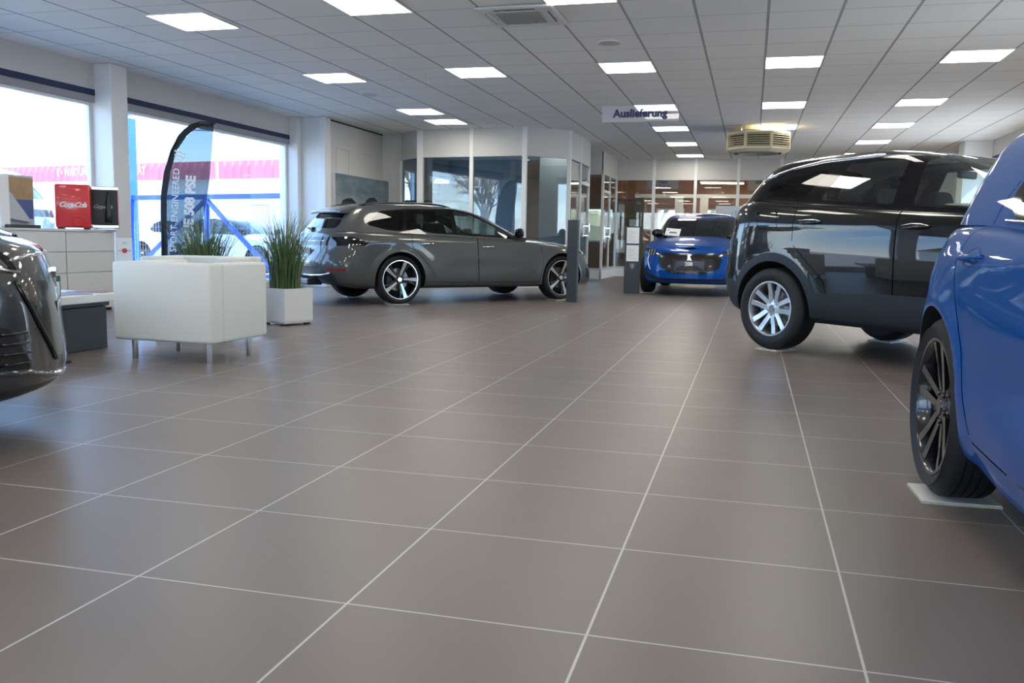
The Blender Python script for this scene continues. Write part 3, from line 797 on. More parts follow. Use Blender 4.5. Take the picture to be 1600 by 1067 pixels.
# ------------------------------------------------------------------ car shapes (metres; x forward from the rear axle)
DARK_TWIN = [([(.16, -.10), (.55, -.115), (.97, -.20), (.97, -.10), (.60, -.03), (.20, .0)], 0, 0), ([(.16, .10), (.20, .0), (.60, .03), (.97, .10), (.97, .20), (.55, .115)], 0, 0)]
def half_spokes(w0, w1, gap0, gap1, back=None):
    p = [([(.15, gap0), (.60, gap0+(gap1-gap0)*.45), (.975, gap1), (.975, gap1+w1), (.60, gap0+w0+(gap1+w1-gap0-w0)*.45), (.15, gap0+w0)], 0, 0),
         ([(.15, -gap0-w0), (.60, -(gap0+w0+(gap1+w1-gap0-w0)*.45)), (.975, -gap1-w1), (.975, -gap1), (.60, -(gap0+(gap1-gap0)*.45)), (.15, -gap0)], 0, 0)]
    return p
WAGON = dict(name='estate_car', wb=2.793, rw=.34, rim=.274, ra=.385, tw=.24, W=.935, xF=3.74, xR=-1.10, LF=.95, LR=.62, pF=2.5, pR=2.9, taper=.05, track=.985,
    section=[(.86, 0, -.14, -.16), (.945, .05, -.05, -.07), (.985, .17, -.0, -.02), (1.0, .36, 0, 0.0), (.995, .52, -.02, -.03), (.985, .68, -.05, -.075), (.968, .84, -.08, -.10), (.935, .955, -.13, -.13), (.83, 1.0, -.20, -.18)],
    zlow=[(-1.15, .34), (-.8, .25), (-.45, .215), (2.9, .205), (3.4, .20), (3.8, .215)],
    zsh=[(-1.15, .99), (-.7, 1.01), (.3, .985), (1.3, .945), (2.1, .91), (2.8, .86), (3.3, .79), (3.6, .715), (3.8, .68)],
    hood_crown=[(1.0, .075), (2.0, .075), (2.9, .055), (3.3, .045), (3.55, .0)], hood_end=1.4, deck_crown=[(-1.1, 0), (-.8, .01), (-.5, .02)], deck_end=-.45,
    green=dict(base=(2.42, -.945, .80, .75, .48, 2.3, 2.6), top=(1.02, -.47, .50, .22, .20, 2.6, 2.8), path=[(0, 0), (.20, .30), (.40, .58), (.58, .80), (.74, .925), (1, 1)], bulge=.02, crown=.040),
    roof=[(-.8, 1.335), (-.5, 1.36), (0, 1.385), (.5, 1.395), (.8, 1.385), (1.1, 1.36)],
    side_windows=[('quarter_window', [(-.42, 1.098), (-.18, 1.262), (.17, 1.300), (.10, 1.022), (-.12, 1.037)], .02), ('rear_door_window', [(.21, 1.303), (.90, 1.325), (.90, 1.0), (.16, 1.018)], .02), ('front_door_window', [(.98, 1.325), (1.26, 1.275), (1.90, .975), (.98, .99)], .02)],
    window_frame=[(-.46, 1.095), (-.20, 1.285), (.2, 1.328), (.95, 1.348), (1.30, 1.292), (2.06, .952), (1.3, .962), (.3, 1.0), (-.13, 1.02)], clear=('front_door_window',),
    windshield=[(-.9, .90), (.71, .90), (.50, 1.368), (-.9, 1.385)], backlight=[(-.9, 1.03), (.62, 1.035), (.50, 1.25), (-.9, 1.275)],
    fascia=[('headlight', [(.62, .66), (.70, .73), (1.15, .80), (1.22, .79), (.95, .69)], .01, 'front', ('tub',)),
            ('grille', [(-1, .36), (.45, .36), (.62, .62), (.55, .70), (-1, .71)], .03, 'front', ('tub',)),
            ('air_intake', [(.66, .30), (.95, .34), (.92, .50), (.72, .46)], .02, 'front', ('tub',)),
            ('lower_bumper', [(-1, .1), (1.0, .1), (.9, .27), (-1, .30)], .02, 'front', ('tub',)),
            ('taillight', [(.56, .80), (.56, .915), (.92, .925), (1.02, .915), (1.22, .815), (.95, .80)], .008, 'rear', ('tub',)),
            ('tail_panel', [(-1, .80), (.555, .80), (.555, .915), (-1, .915)], .008, 'rear', ('tub',)),
            ('rear_reflector', [(.66, .462), (.98, .462), (.98, .490), (.66, .490)], .008, 'rear', ('tub',)),
            ('rear_skirt', [(-1, .1), (.85, .1), (.80, .41), (.62, .445), (.30, .40), (-1, .40)], .03, 'rear', ('tub',))],
    doors=[('rear_door', [(.20, 1.5), (.18, .80), (.52, .45), (.56, .30), (1.27, .285), (1.25, .95), (.95, 1.5)], .03), ('front_door', [(.955, 1.5), (1.255, .95), (1.277, .285), (2.36, .285), (2.42, .60), (2.37, .95), (1.3, 1.5)], .03)],
    bonnet_gap=[(1.0, -2), (3.46, -2), (3.52, .3), (3.46, .66), (3.1, .745), (1.0, .76)], tailgate=[(-1, .50), (.52, .50), (.56, .95), (.56, 1.3), (-1, 1.3)],
    handles=[(.42, .845), (1.44, .810)], mirror=(2.06, .965), zbelt=.97, roof_top=1.41, flare=.016,
    bumps=[(0., .86, .65, .16, .022), (2.79, .80, .55, .14, .016), (1.25, .50, .8, .12, -.014), (1.3, .88, 1.6, .025, .005)],
    spokes=5, spoke_mat='rim_dark', spoke_back_mat='rim_dark', hub_mat='rim_dark', lip='rim_bright', dish=.004, phase=PI/2+.35,
    spoke_polys=[([(.14, -.12), (.14, .12), (.55, .15), (.97, .33), (.97, .27), (.60, .0), (.97, -.03), (.97, -.12), (.5, -.13)], 0, -.006),
                 ([(.22, -.085), (.22, .02), (.58, .03), (.975, .09), (.975, -.14), (.58, -.10)], 1, .001)])
WAGON['spoke_back_mat'] = 'rim_bright'
SUV = dict(name='crossover_car', wb=2.675, rw=.358, rim=.242, ra=.415, tw=.225, W=.925, xF=3.54, xR=-.90, LF=.85, LR=.66, pF=2.5, pR=2.7, taper=.06, track=.985,
    section=[(.86, 0, -.12, -.16), (.94, .05, -.05, -.07), (.970, .15, -.01, -.02), (.9852, .28, 0, 0.0), (.9965, .45, 0, -.015), (1.0, .61, -.015, -.04), (.9917, .78, -.045, -.075), (.9747, .90, -.08, -.105), (.925, .975, -.12, -.14), (.82, 1.0, -.20, -.17)],
    zlow=[(-.95, .36), (-.6, .30), (-.3, .27), (2.6, .26), (3.2, .26), (3.6, .27)],
    zsh=[(-.95, 1.20), (-.6, 1.295), (-.3, 1.315), (.1, 1.285), (.6, 1.25), (1.2, 1.205), (2.0, 1.16), (2.6, 1.11), (3.1, 1.04), (3.4, .97), (3.6, .93)],
    hood_crown=[(1.0, .07), (2.0, .07), (2.8, .05), (3.2, .035), (3.4, .0)], hood_end=1.3, deck_crown=[(-.95, 0), (-.6, .01), (-.3, .02)], deck_end=-.35,
    green=dict(base=(2.22, -.745, .80, .70, .56, 2.3, 2.4), top=(1.02, -.30, .54, .25, .30, 2.6, 2.5), path=[(0, 0), (.20, .32), (.40, .60), (.58, .81), (.74, .925), (1, 1)], bulge=.015, crown=.035),
    roof=[(-.6, 1.60), (-.3, 1.635), (.2, 1.675), (.7, 1.685), (1.1, 1.665)],
    side_windows=[('rear_door_window', [(.37, 1.293), (.585, 1.585), (1.11, 1.597), (1.065, 1.243)], .025), ('front_door_window', [(1.245, 1.222), (1.255, 1.592), (1.52, 1.565), (2.05, 1.20)], .03), ('quarter_window', [(-.20, 1.345), (.0, 1.50), (.42, 1.545), (.20, 1.31)], .02)],
    window_frame=[(-.52, 1.315), (-.10, 1.555), (.30, 1.612), (.8, 1.628), (1.3, 1.612), (1.57, 1.583), (2.22, 1.165), (1.3, 1.195), (.3, 1.272), (-.2, 1.312)], clear=('front_door_window', 'rear_door_window'),
    window_chrome=[(-.20, 1.50), (-.04, 1.572), (.30, 1.630), (.8, 1.645), (1.3, 1.630), (1.59, 1.600), (2.2, 1.18), (1.8, 1.2), (1.3, 1.5), (.3, 1.55)],
    windshield=[(-.9, 1.08), (.74, 1.08), (.54, 1.63), (-.9, 1.65)], backlight=[(-.9, 1.24), (.66, 1.26), (.54, 1.50), (-.9, 1.52)],
    fascia=[('headlight', [(.50, .86), (.55, .93), (1.0, 1.0), (1.12, .99), (.95, .88)], .01, 'front', ('tub',)),
            ('grille', [(-1, .48), (.48, .48), (.60, .84), (.50, .92), (-1, .92)], .03, 'front', ('tub',)),
            ('air_intake', [(.66, .40), (1.0, .45), (.96, .66), (.74, .60)], .02, 'front', ('tub',)),
            ('taillight', [(.50, 1.03), (.50, 1.13), (.95, 1.14), (1.02, 1.12), (.98, 1.03)], .008, 'rear', ('tub',)),
            ('tail_panel', [(-1, 1.03), (.495, 1.03), (.495, 1.13), (-1, 1.13)], .008, 'rear', ('tub',))],
    cladding=(.075, [(-1., .62), (-.55, .60), (-.3, .54), (.3, .515), (.6, .525), (1.2, .55), (2.2, .53), (2.7, .5), (3.2, .45), (3.6, .42)]),
    doors=[('rear_door', [(.30, 1.8), (.225, 1.30), (.215, .93), (.56, .62), (.62, .36), (1.20, .345), (1.19, 1.22), (1.16, 1.8)], .03), ('front_door', [(1.165, 1.8), (1.195, 1.22), (1.206, .345), (2.22, .345), (2.28, .7), (2.22, 1.2), (1.5, 1.8)], .03),
           ('fuel_flap', [(-.20, 1.195), (.02, 1.195), (.045, 1.05), (-.18, 1.05)], .02)],
    bonnet_gap=[(1.0, -2), (3.30, -2), (3.36, .3), (3.28, .64), (2.9, .725), (1.0, .74)], tailgate=[(-1, .62), (.46, .62), (.50, 1.0), (.50, 1.5), (-1, 1.5)],
    handles=[(.40, 1.100), (1.36, 1.062)], mirror=(1.98, 1.20), zbelt=1.22, roof_top=1.63, flare=.010,
    bumps=[(0., 1.12, .5, .10, .008), (2.67, 1.0, .5, .14, .010), (.55, 1.085, 1.0, .02, .005)],
    spokes=5, spoke_mat='rim_silver', spoke_back_mat='rim_silver', hub_mat='rim_silver', lip='rim_silver', dish=.012, phase=PI/2+.15,
    spoke_polys=half_spokes(.16, .20, .015, .155))
HATCH = dict(name='hatchback_car', wb=2.60, rw=.330, rim=.256, ra=.372, tw=.195, W=.915, xF=3.44, xR=-.80, LF=.90, LR=.66, pF=2.4, pR=2.5, taper=.07, track=.985,
    section=[(.86, 0, -.12, -.14), (.945, .05, -.05, -.06), (.982, .17, -.0, -.01), (1.0, .36, 0, 0.0), (.995, .52, -.015, -.025), (.985, .68, -.04, -.06), (.96, .84, -.07, -.09), (.925, .955, -.12, -.12), (.81, 1.0, -.21, -.16)],
    zlow=[(-.85, .33), (-.5, .24), (-.3, .20), (.35, .185), (.8, .15), (2.0, .15), (2.5, .18), (3.1, .19), (3.5, .21)],
    zsh=[(-.85, .98), (-.5, 1.02), (0, 1.01), (.7, .975), (1.3, .945), (2.0, .92), (2.5, .875), (3.0, .80), (3.3, .735), (3.5, .70)],
    hood_crown=[(1.0, .08), (1.9, .08), (2.6, .06), (3.1, .04), (3.3, .0)], hood_end=1.2, deck_crown=[(-.9, 0), (-.5, .01), (-.3, .02)], deck_end=-.30,
    green=dict(base=(2.20, -.655, .785, .70, .50, 2.3, 2.5), top=(.95, -.42, .50, .22, .20, 2.6, 2.9), path=[(0, 0), (.20, .30), (.40, .58), (.58, .80), (.74, .925), (1, 1)], bulge=.02, crown=.038),
    roof=[(-.6, 1.34), (-.3, 1.375), (.1, 1.40), (.5, 1.41), (.8, 1.395), (1.0, 1.37)],
    side_windows=[('rear_door_window', [(.30, 1.09), (.36, 1.23), (.55, 1.325), (.92, 1.34), (.90, .995), (.42, 1.015)], .02), ('front_door_window', [(1.0, 1.34), (1.22, 1.30), (1.85, .985), (.99, .99)], .02)],
    window_frame=[(.22, 1.07), (.32, 1.26), (.52, 1.345), (.95, 1.362), (1.26, 1.32), (2.0, .955), (1.3, .965), (.40, .995)], clear=('front_door_window',), trim_mat='chrome',
    windshield=[(-.9, .90), (.71, .90), (.50, 1.385), (-.9, 1.40)], backlight=[(-.9, 1.03), (.60, 1.04), (.48, 1.27), (-.9, 1.29)],
    fascia=[('headlight', [(.50, .655), (.60, .73), (1.05, .80), (1.16, .79), (.92, .675)], .01, 'front', ('tub',)),
            ('grille', [(-1, .36), (.28, .36), (.50, .46), (.56, .60), (.50, .70), (-1, .705)], .03, 'front', ('tub',)),
            ('lower_bumper', [(-1, .285), (.52, .285), (.76, .35), (1.04, .45), (1.06, .40), (.84, .30), (.6, .25), (-1, .245)], .012, 'front', ('tub',)),
            ('taillight', [(.44, .84), (.44, .95), (.86, .965), (.98, .94), (.92, .84)], .008, 'rear', ('tub',)),
            ('tail_panel', [(-1, .84), (.435, .84), (.435, .95), (-1, .95)], .008, 'rear', ('tub',)),
            ('rear_skirt', [(-1, .1), (.7, .1), (.65, .40), (-1, .42)], .03, 'rear', ('tub',))],
    doors=[('rear_door', [(.52, 1.5), (.33, 1.30), (.17, 1.07), (.14, .90), (.36, .58), (.47, .30), (1.03, .275), (1.01, .95), (.97, 1.5)], .04), ('front_door', [(.975, 1.5), (1.015, .95), (1.036, .275), (2.16, .275), (2.22, .60), (2.15, .95), (1.2, 1.5)], .03)],
    bonnet_gap=[(1.0, -2), (3.18, -2), (3.25, .3), (3.18, .62), (2.8, .70), (1.0, .72)], tailgate=[(-1, .50), (.40, .50), (.44, .9), (.44, 1.3), (-1, 1.3)],
    handles=[(.33, .885), (1.26, .850)], mirror=(1.95, .985), zbelt=.97, roof_top=1.43, flare=.016,
    bumps=[(0., .80, .55, .15, .026), (2.6, .78, .5, .14, .016), (1.25, .50, .7, .10, -.024), (1.1, .88, 1.5, .03, .006), (.6, .86, .35, .05, .012)],
    spokes=5, spoke_mat='rim_dark', spoke_back_mat='rim_bright', hub_mat='rim_dark', lip='rim_dark', dish=.006, phase=PI/2,
    spoke_polys=half_spokes(.11, .14, .02, .13))

def raised(sp, k, up):
    """the same car with belt, roof and windows lifted by `up` (nose raised by k)"""
    d = dict(sp); up_p = lambda P: [(a, b+up) for a, b in P]
    d['roof'] = up_p(sp['roof']); d['window_frame'] = up_p(sp['window_frame']); d['windshield'] = up_p(sp['windshield']); d['backlight'] = up_p(sp['backlight'])
    d['side_windows'] = [(n, up_p(p), r) for n, p, r in sp['side_windows']]; d['zsh'] = [(x, z+up+(k-up)*min(1, max(0, (x-2.0)/1.3))) for x, z in sp['zsh']]
    d['zbelt'] += up; d['roof_top'] += up; d['handles'] = up_p(sp['handles']); d['mirror'] = (sp['mirror'][0], sp['mirror'][1]+up)
    return d
NOSE = raised(HATCH, .115, .06)
NOSE.update(xF=3.44, LF=.80, pF=2.9,
    section=[(.86, 0, -.10, -.14), (.945, .05, -.03, -.06), (.982, .16, -.0, -.01), (1.0, .36, -.012, 0.0), (.995, .52, -.02, -.025), (.985, .68, -.035, -.06), (.96, .84, -.06, -.09), (.925, .955, -.095, -.12), (.81, 1.0, -.19, -.16)],
    fascia=[('headlight', [(.58, .715), (.62, .80), (1.20, .875), (1.38, .86), (1.10, .735)], .012, 'front', ('tub',)),
            ('grille', [(-1, .345), (.42, .345), (.54, .50), (.64, .68), (-1, .695)], .02, 'front', ('tub',)),
            ('air_intake', [(.60, .33), (.96, .33), (1.10, .42), (.98, .56), (.70, .50)], .02, 'front', ('tub',)),
            ('lower_bumper', [(-1, .1), (1.6, .1), (1.3, .28), (.80, .26), (-1, .235)], .02, 'front', ('tub',))])
# ------------------------------------------------------------------ ceiling fittings
def ceiling_light(x, y, label=None, group='square ceiling light panels'):
    t = thing('ceiling_light', label or 'square flush white ceiling panel light in the grid ceiling', 'ceiling light', (x, y, ZC), 0, group)
    w, d = .312, .326
    bm = BM()
    for a, b, c, e_ in ((-w, w, -d, -d+.012), (-w, w, d-.012, d), (-w, -w+.012, -d+.012, d-.012), (w-.012, w, -d+.012, d-.012)): box(bm, a, b, c, e_, -.012, 0)
    put('light_frame', bm, M['lamp_frame'], t)
    bm = BM(); box(bm, -w+.012, w-.012, -d+.012, d-.012, -.008, -.002); put('diffuser', bm, M['panel_light'], t)
    return t
cx = lambda c: .05+(c+.5)*.628
cy = lambda r: 8.58+(r+.5)*.656
order = ['nearest', 'second', 'third', 'fourth', 'fifth', 'sixth']
def light_row(c, rows, where):
    for i, r in enumerate(rows):
        y = r[1] if isinstance(r, tuple) else cy(r)
        ceiling_light(cx(c)-(.06 if c == -9 else 0), y, '%s square light panel in the %s' % (order[i], where))
light_row(-9, [(0, 7.86), (0, 10.94), (0, 14.05), (0, 15.32)], 'row nearest the left window wall')
light_row(-6, [-2, 3], 'second row from the left window wall')
light_row(-3, [-2, 3, 8, 12, 16, 20], 'row over the hanging Auslieferung sign')
light_row(0, [3, 8, 12], 'row leading to the cream fan heater')
light_row(3, [3, 8, 12, 16, 20], 'row above the black car')
for c in (-9, -6, -3, 0, 3):
    for r in (-8, -14, -19): ceiling_light(cx(c), cy(r), 'square ceiling panel light overhead behind the viewpoint', 'light panels behind the viewpoint')
ceiling_light(cx(3), cy(-2), 'square ceiling panel light above the blue car', 'light panels behind the viewpoint'); ceiling_light(cx(0), cy(-2), 'square ceiling panel light right of the ceiling cassette', 'light panels behind the viewpoint')
ceiling_light(cx(-7), 18.6, 'panel light inside the glass office', 'light panels in the office')

M['cream'] = mat('cream', (.62, .55, .36), .5)
M['cassette'] = mat('cassette', (.66, .66, .63), .5); M['vent_grey'] = mat('vent_grey', (.33, .31, .27), .7)
t = thing('air_conditioner', 'flush ceiling air conditioning cassette with square grey intake grille', 'air conditioner', (-2.14, 8.22, ZC))
bm = BM(); box(bm, -.36, .36, -.36, .36, -.03, 0, .02); put('cover', bm, M['cassette'], t)
bm = BM(); box(bm, -.20, .20, -.20, .20, -.036, -.03)
for i in range(14): box(bm, -.19, .19, -.19+i*.0285, -.18+i*.0285, -.041, -.036)
put('intake_grille', bm, M['vent_grey'], t)
for k in range(4):
    bm = BM(); box(bm, -.19, .19, .255, .285, -.038, -.03, M=Matrix.Rotation(k*PI/2, 4, 'Z')); o = put('air_flap', bm, M['cassette'], t)
    bm = BM(); box(bm, -.19, .19, .287, .292, -.036, -.03, M=Matrix.Rotation(k*PI/2, 4, 'Z')); put('air_slot', bm, M['black'], o)
M['speaker_grille'] = mat('speaker_grille', (.50, .49, .47), .7)
for (x, y, lb) in ((-1.53, 9.52, 'round ceiling loudspeaker near the cassette unit'), (-5.47, 12.27, 'round ceiling loudspeaker between the left light panels')):
    t = thing('ceiling_speaker', lb, 'loudspeaker', (x, y, ZC), 0, 'round ceiling loudspeakers')
    bm = BM(); lathe(bm, [(.13, 0), (.13, -.012), (.115, -.016), (.11, -.012)], 40, 'z'); put('speaker_ring', bm, M['cassette'], t, smooth=True, angle=R(40))
    bm = BM(); lathe(bm, [(.11, -.012), (.06, -.016), (.001, -.017)], 40, 'z'); put('speaker_mesh', bm, M['speaker_grille'], t, smooth=True)
# octagonal fan heater
t = thing('fan_heater', 'cream octagonal louvred fan heater hanging below the ceiling', 'heater', (.03, 16.9, 2.50))
def octa(r, a0=PI/8): return [(r*math.cos(a0+k*PI/4), r*math.sin(a0+k*PI/4)) for k in range(8)]
bm = BM()
for z0, z1, r0, r1 in ((.0, .05, .44, .58), (.05, .085, .58, .58), (.31, .345, .58, .58), (.345, .375, .58, .50)):
    A = [bm.verts.new((x*r0, y*r0, z0)) for x, y in octa(1)]; B = [bm.verts.new((x*r1, y*r1, z1)) for x, y in octa(1)]
    for k in range(8): bm.faces.new((A[k], A[(k+1) % 8], B[(k+1) % 8], B[k]))
prism(bm, octa(.50), 'z', .37, .378)
put('housing', bm, M['cream'], t)
for k in range(8):
    a = k*PI/4+PI/8; bm = BM(); box(bm, .535, .585, -.022, .022, .05, .345, M=Matrix.Rotation(a, 4, 'Z')); put('corner_post', bm, M['cream'], t)
    bm = BM(); Mx = Matrix.Rotation(a+PI/8, 4, 'Z')
    for j in range(6):
        box(bm, -.02, .02, -.20, .20, -.003, .003, M=Mx @ Matrix.Translation((.53, 0, .105+j*.038)) @ Matrix.Rotation(R(30), 4, 'Y'))
    put('louvre', bm, M['cream'], t)
bm = BM(); prism(bm, octa(.46), 'z', .06, .34); put('fan_core', bm, M['dark_plastic'], t)
bm = BM(); lathe(bm, [(.36, .0), (.34, -.01), (.33, .03), (.001, .03)], 32, 'z'); put('fan_intake', bm, M['vent_grey'], t, smooth=True)
bm = BM(); 
for s1 in (-.3, .3):
    for s2 in (-.3, .3): tube(bm, [(s1, s2, .37), (s1, s2, ZC-2.50)], .008, 6)
put('hanger', bm, M['chrome'], t)
# hanging signs
M['acrylic'] = thin_glass('acrylic', (.80, .81, .84), .06)
nt = M['acrylic'].node_tree; _mx = nt.nodes.new('ShaderNodeMixShader'); _df = nt.nodes.new('ShaderNodeBsdfDiffuse'); _df.inputs[0].default_value = (.80, .80, .82, 1); _mx.inputs[0].default_value = .38
_o = [n for n in nt.nodes if n.type == 'OUTPUT_MATERIAL'][0]; _s = _o.inputs[0].links[0].from_socket
nt.links.new(_s, _mx.inputs[1]); nt.links.new(_df.outputs[0], _mx.inputs[2]); nt.links.new(_mx.outputs[0], _o.inputs[0])
M['sign_blue'] = mat('sign_blue', (.008, .014, .10), .5)
def hanging_sign(x, y, z, w, hh, lines, size, label, bold=.004):
    t = thing('hanging_sign', label, 'sign', (x, y, z))
    bm = BM(); box(bm, -w/2, w/2, -.004, .004, 0, hh); put('sign_board', bm, M['acrylic'], t)
    k = len(lines)
    for i, s in enumerate(lines):
        text('sign_lettering', s, size, M['sign_blue'], t, (0, -.0055, hh*(1-(i+.5)/k)), (PI/2, 0, 0), bold=bold*size/.15, extrude=.001)
    bm = BM()
    for s1 in (-.45, .45): tube(bm, [(s1*w, 0, hh), (s1*w, 0, ZC-z)], .002, 5)
    put('sign_wire', bm, M['chrome'], t)
hanging_sign(-1.62, 13., 2.590, 1.09, .232, ['Auslieferung'], .152, 'translucent hanging sign with blue Auslieferung lettering', bold=.0065)
hanging_sign(-2.34, 24., 2.27, .82, .25, ['Teile', 'Zubehör'], .125, 'hanging sign reading Teile Zubehör in the brown back room')
hanging_sign(.35, 24., 2.24, 1.05, .28, ['Information', 'Kasse'], .135, 'hanging sign reading Information Kasse beyond the far glass')
# loose wires hanging from the ceiling
M['wire'] = mat('wire', (.6, .6, .62), .5)
for i, (px_, y_, l_) in enumerate(((-4.55, 10.6, .16), (-4.30, 10.55, .18), (-3.85, 10.35, .20))):
    bm = BM(); tube(bm, [(0, 0, 0), (.004, 0, -l_*.5), (0, 0, -l_), (.012, 0, -l_-.012), (.02, 0, -l_)], .0022, 5)
    tag(put('hanging_hook', bm, M['wire'], None, (px_, y_, ZC)), 'thin wire hook hanging from the ceiling between the front light panels', 'hook', 'ceiling wire hooks')
# ------------------------------------------------------------------ seating corner
M['leather'] = noise_tint(mat('leather', (.72, .72, .65), .48), .03, 3., bump=.03, bscale=90)
def armchair(loc, rz, label, seat_gap=.14):
    t = thing('armchair', label, 'armchair', loc, rz, 'white cube armchairs')
    w, d, hb, ht, th = .415, .335, .145, .700, .14
    def pad(nm, *a, par=t):
        bm = BM(); box(bm, *a, .022, 3); return put(nm, bm, M['leather'], par, smooth=True, angle=R(50))
    pad('backrest', -w, w, -d, -d+th, hb, ht)
    pad('armrest', w-th, w, -d+th-.012, d, hb, ht); pad('armrest', -w, -w+th, -d+th-.012, d, hb, ht)
    pad('seat', -w+th, w-th, -d+th, d-.02, hb, .30); pad('cushion', -w+th+.01, w-th-.01, -d+th+.01, d, .30, .43)
    for sx in (-1, 1):
        for sy in (-1, 1):
            bm = BM(); lathe(bm, [(.001, 0), (.019, 0), (.021, .006), (.021, hb+.01)], 20, 'z', c=(sx*(w-.10), sy*(d-.10), 0)); o = put('leg', bm, M['leg_steel'], t, smooth=True, angle=R(40))
    return t
M['leg_steel'] = mat('leg_steel', (.75, .76, .77), .22, 1.)
armchair((-3.935, 5.685, 0), R(-3), 'white leather cube armchair on steel legs seen from behind, nearest to the viewpoint')
armchair((-4.74, 7.02, 0), R(188), 'white leather cube armchair facing forward, mostly hidden behind the nearer one')
# low table
M['anthracite'] = mat('anthracite', (.030, .036, .042), .5); M['tabletop'] = mat('tabletop', (.80, .78, .72), .3)
t = thing('coffee_table', 'low table with dark grey base and white overhanging top', 'table', (-5.28, 5.25, 0))
bm = BM(); box(bm, -.42, .42, -.60, .66, 0, .33, .006); put('table_base', bm, M['anthracite'], t)
bm = BM(); box(bm, -.40, .40, -.58, .72, .33, .37, .004); put('table_underframe', bm, M['dark_plastic'], t)
bm = BM(); box(bm, -.52, .50, -.72, .80, .37, .43, .006); put('table_top', bm, M['tabletop'], t)
M['cover_blue'] = mat('cover_blue', (.10, .14, .22), .4); M['cover_red'] = mat('cover_red', (.25, .09, .08), .4); M['paper'] = mat('paper', (.78, .78, .77), .6); M['cover_grey'] = mat('cover_grey', (.20, .20, .22), .4)
for i, (x, y, z, r_, c, lb) in enumerate(((-4.98, 5.38, .43, 12, 'cover_grey', 'grey magazine lying at the left end of the low table'), (-4.97, 5.65, .43, -20, 'cover_blue', 'dark blue magazine in the middle of the low table'), (-4.98, 5.90, .43, 8, 'cover_red', 'reddish brochure at the right end of the low table'))):
    t = thing('magazine', lb, 'magazine', (x, y, z), R(r_), 'magazines on the low table')
    bm = BM(); box(bm, -.148, .148, -.098, .098, 0, .006); put('pages', bm, M['paper'], t)
    bm = BM(); box(bm, -.15, .15, -.10, .10, .006, .008); box(bm, -.152, -.149, -.10, .10, 0, .008); put('cover', bm, M[c], t)
t = thing('brochure_stand', 'thin upright dark teal brochure stand at the low table edge', 'stand', (-4.60, 5.02, 0), R(-10))
M['teal'] = mat('teal', (.06, .12, .13), .4)
bm = BM(); box(bm, -.012, .012, -.10, .10, .02, .60, .002); put('stand_panel', bm, M['teal'], t)
bm = BM(); box(bm, -.09, .09, -.10, .10, 0, .02, .004); put('stand_foot', bm, M['anthracite'], t)
bm = BM(); box(bm, .0125, .02, -.085, .085, .30, .56); put('brochure', bm, M['paper'], t)
# planters with grasses
M['planter'] = noise_tint(mat('planter', (.70, .70, .69), .5), .04, 8.)
M['grass'] = noise_tint(mat('grass', (.075, .135, .05), .55), .45, 9.); M['grass_pale'] = noise_tint(mat('grass_pale', (.22, .25, .10), .6), .3, 9.)
M['soil'] = noise_tint(mat('soil', (.03, .022, .016), .9), .4, 30.)
def planter(loc, rz, label, glabel, seed, hgt):
    t = thing('planter', label, 'planter', loc, rz, 'white grass planters')
    bm = BM(); o, i_, z = .185, .165, .37
    box(bm, -o, o, -o, o, .02, .04)
    for a, b, c, e_ in ((-o, o, -o, -i_), (-o, o, i_, o), (-o, -i_, -i_, i_), (i_, o, -i_, i_)): box(bm, a, b, c, e_, .02, z)
    put('pot', bm, M['planter'], t)
    bm = BM(); box(bm, -i_, i_, -i_, i_, .30, .335); put('soil', bm, M['soil'], t)
    for sx in (-1, 1):
        for sy in (-1, 1): bm = BM(); box(bm, sx*.14-.025, sx*.14+.025, sy*.14-.025, sy*.14+.025, 0, .02); put('foot', bm, M['dark_plastic'], t)
    g = tag(empty('ornamental_grass', (loc[0], loc[1], .335), rz), glabel, 'plant', 'ornamental grasses')
    rnd = random.Random(seed)
    for pas, (m_, n_) in enumerate(((M['grass'], 420), (M['grass_pale'], 110))):
        bm = BM()
        for k in range(n_):
            a = rnd.uniform(0, 2*PI); r0 = rnd.uniform(0, .16); h_ = rnd.uniform(.35, 1.)*hgt; le = rnd.uniform(.05, .50)*h_; aw = a+rnd.uniform(-.9, .9)
            wdt = rnd.uniform(.003, .0058); base = Vector((r0*math.cos(a), r0*math.sin(a), 0)); dr = Vector((math.cos(aw), math.sin(aw), 0)); sd_ = Vector((-dr.y, dr.x, 0)).lerp(dr, rnd.random()*.8).normalized()
            prev = None
            for j in range(6):
                u = j/5; p = base+dr*(le*u**2.2)+Vector((0, 0, h_*(u-.12*u**3)*(1-.15*(le/h_)*u))); w_ = wdt*(1-u**2)+.0004
                cur = (bm.verts.new(p-sd_*w_), bm.verts.new(p+sd_*w_+Vector((0, 0, .001))))
                if prev: bm.faces.new((prev[0], prev[1], cur[1], cur[0]))
                prev = cur
        o = put('grass_blades' if pas == 0 else 'dry_blades', bm, m_, g); o['kind'] = 'stuff'
planter((-4.56, 8.18, 0), R(-20), 'white square planter box right of the white armchairs', 'tall green ornamental grass rising beside the estate car tail', 3, .98)
planter((-5.24, 7.80, 0), R(10), 'white square planter box hidden behind the white armchairs', 'green ornamental grass rising above the white armchairs in front of flag', 5, .98)
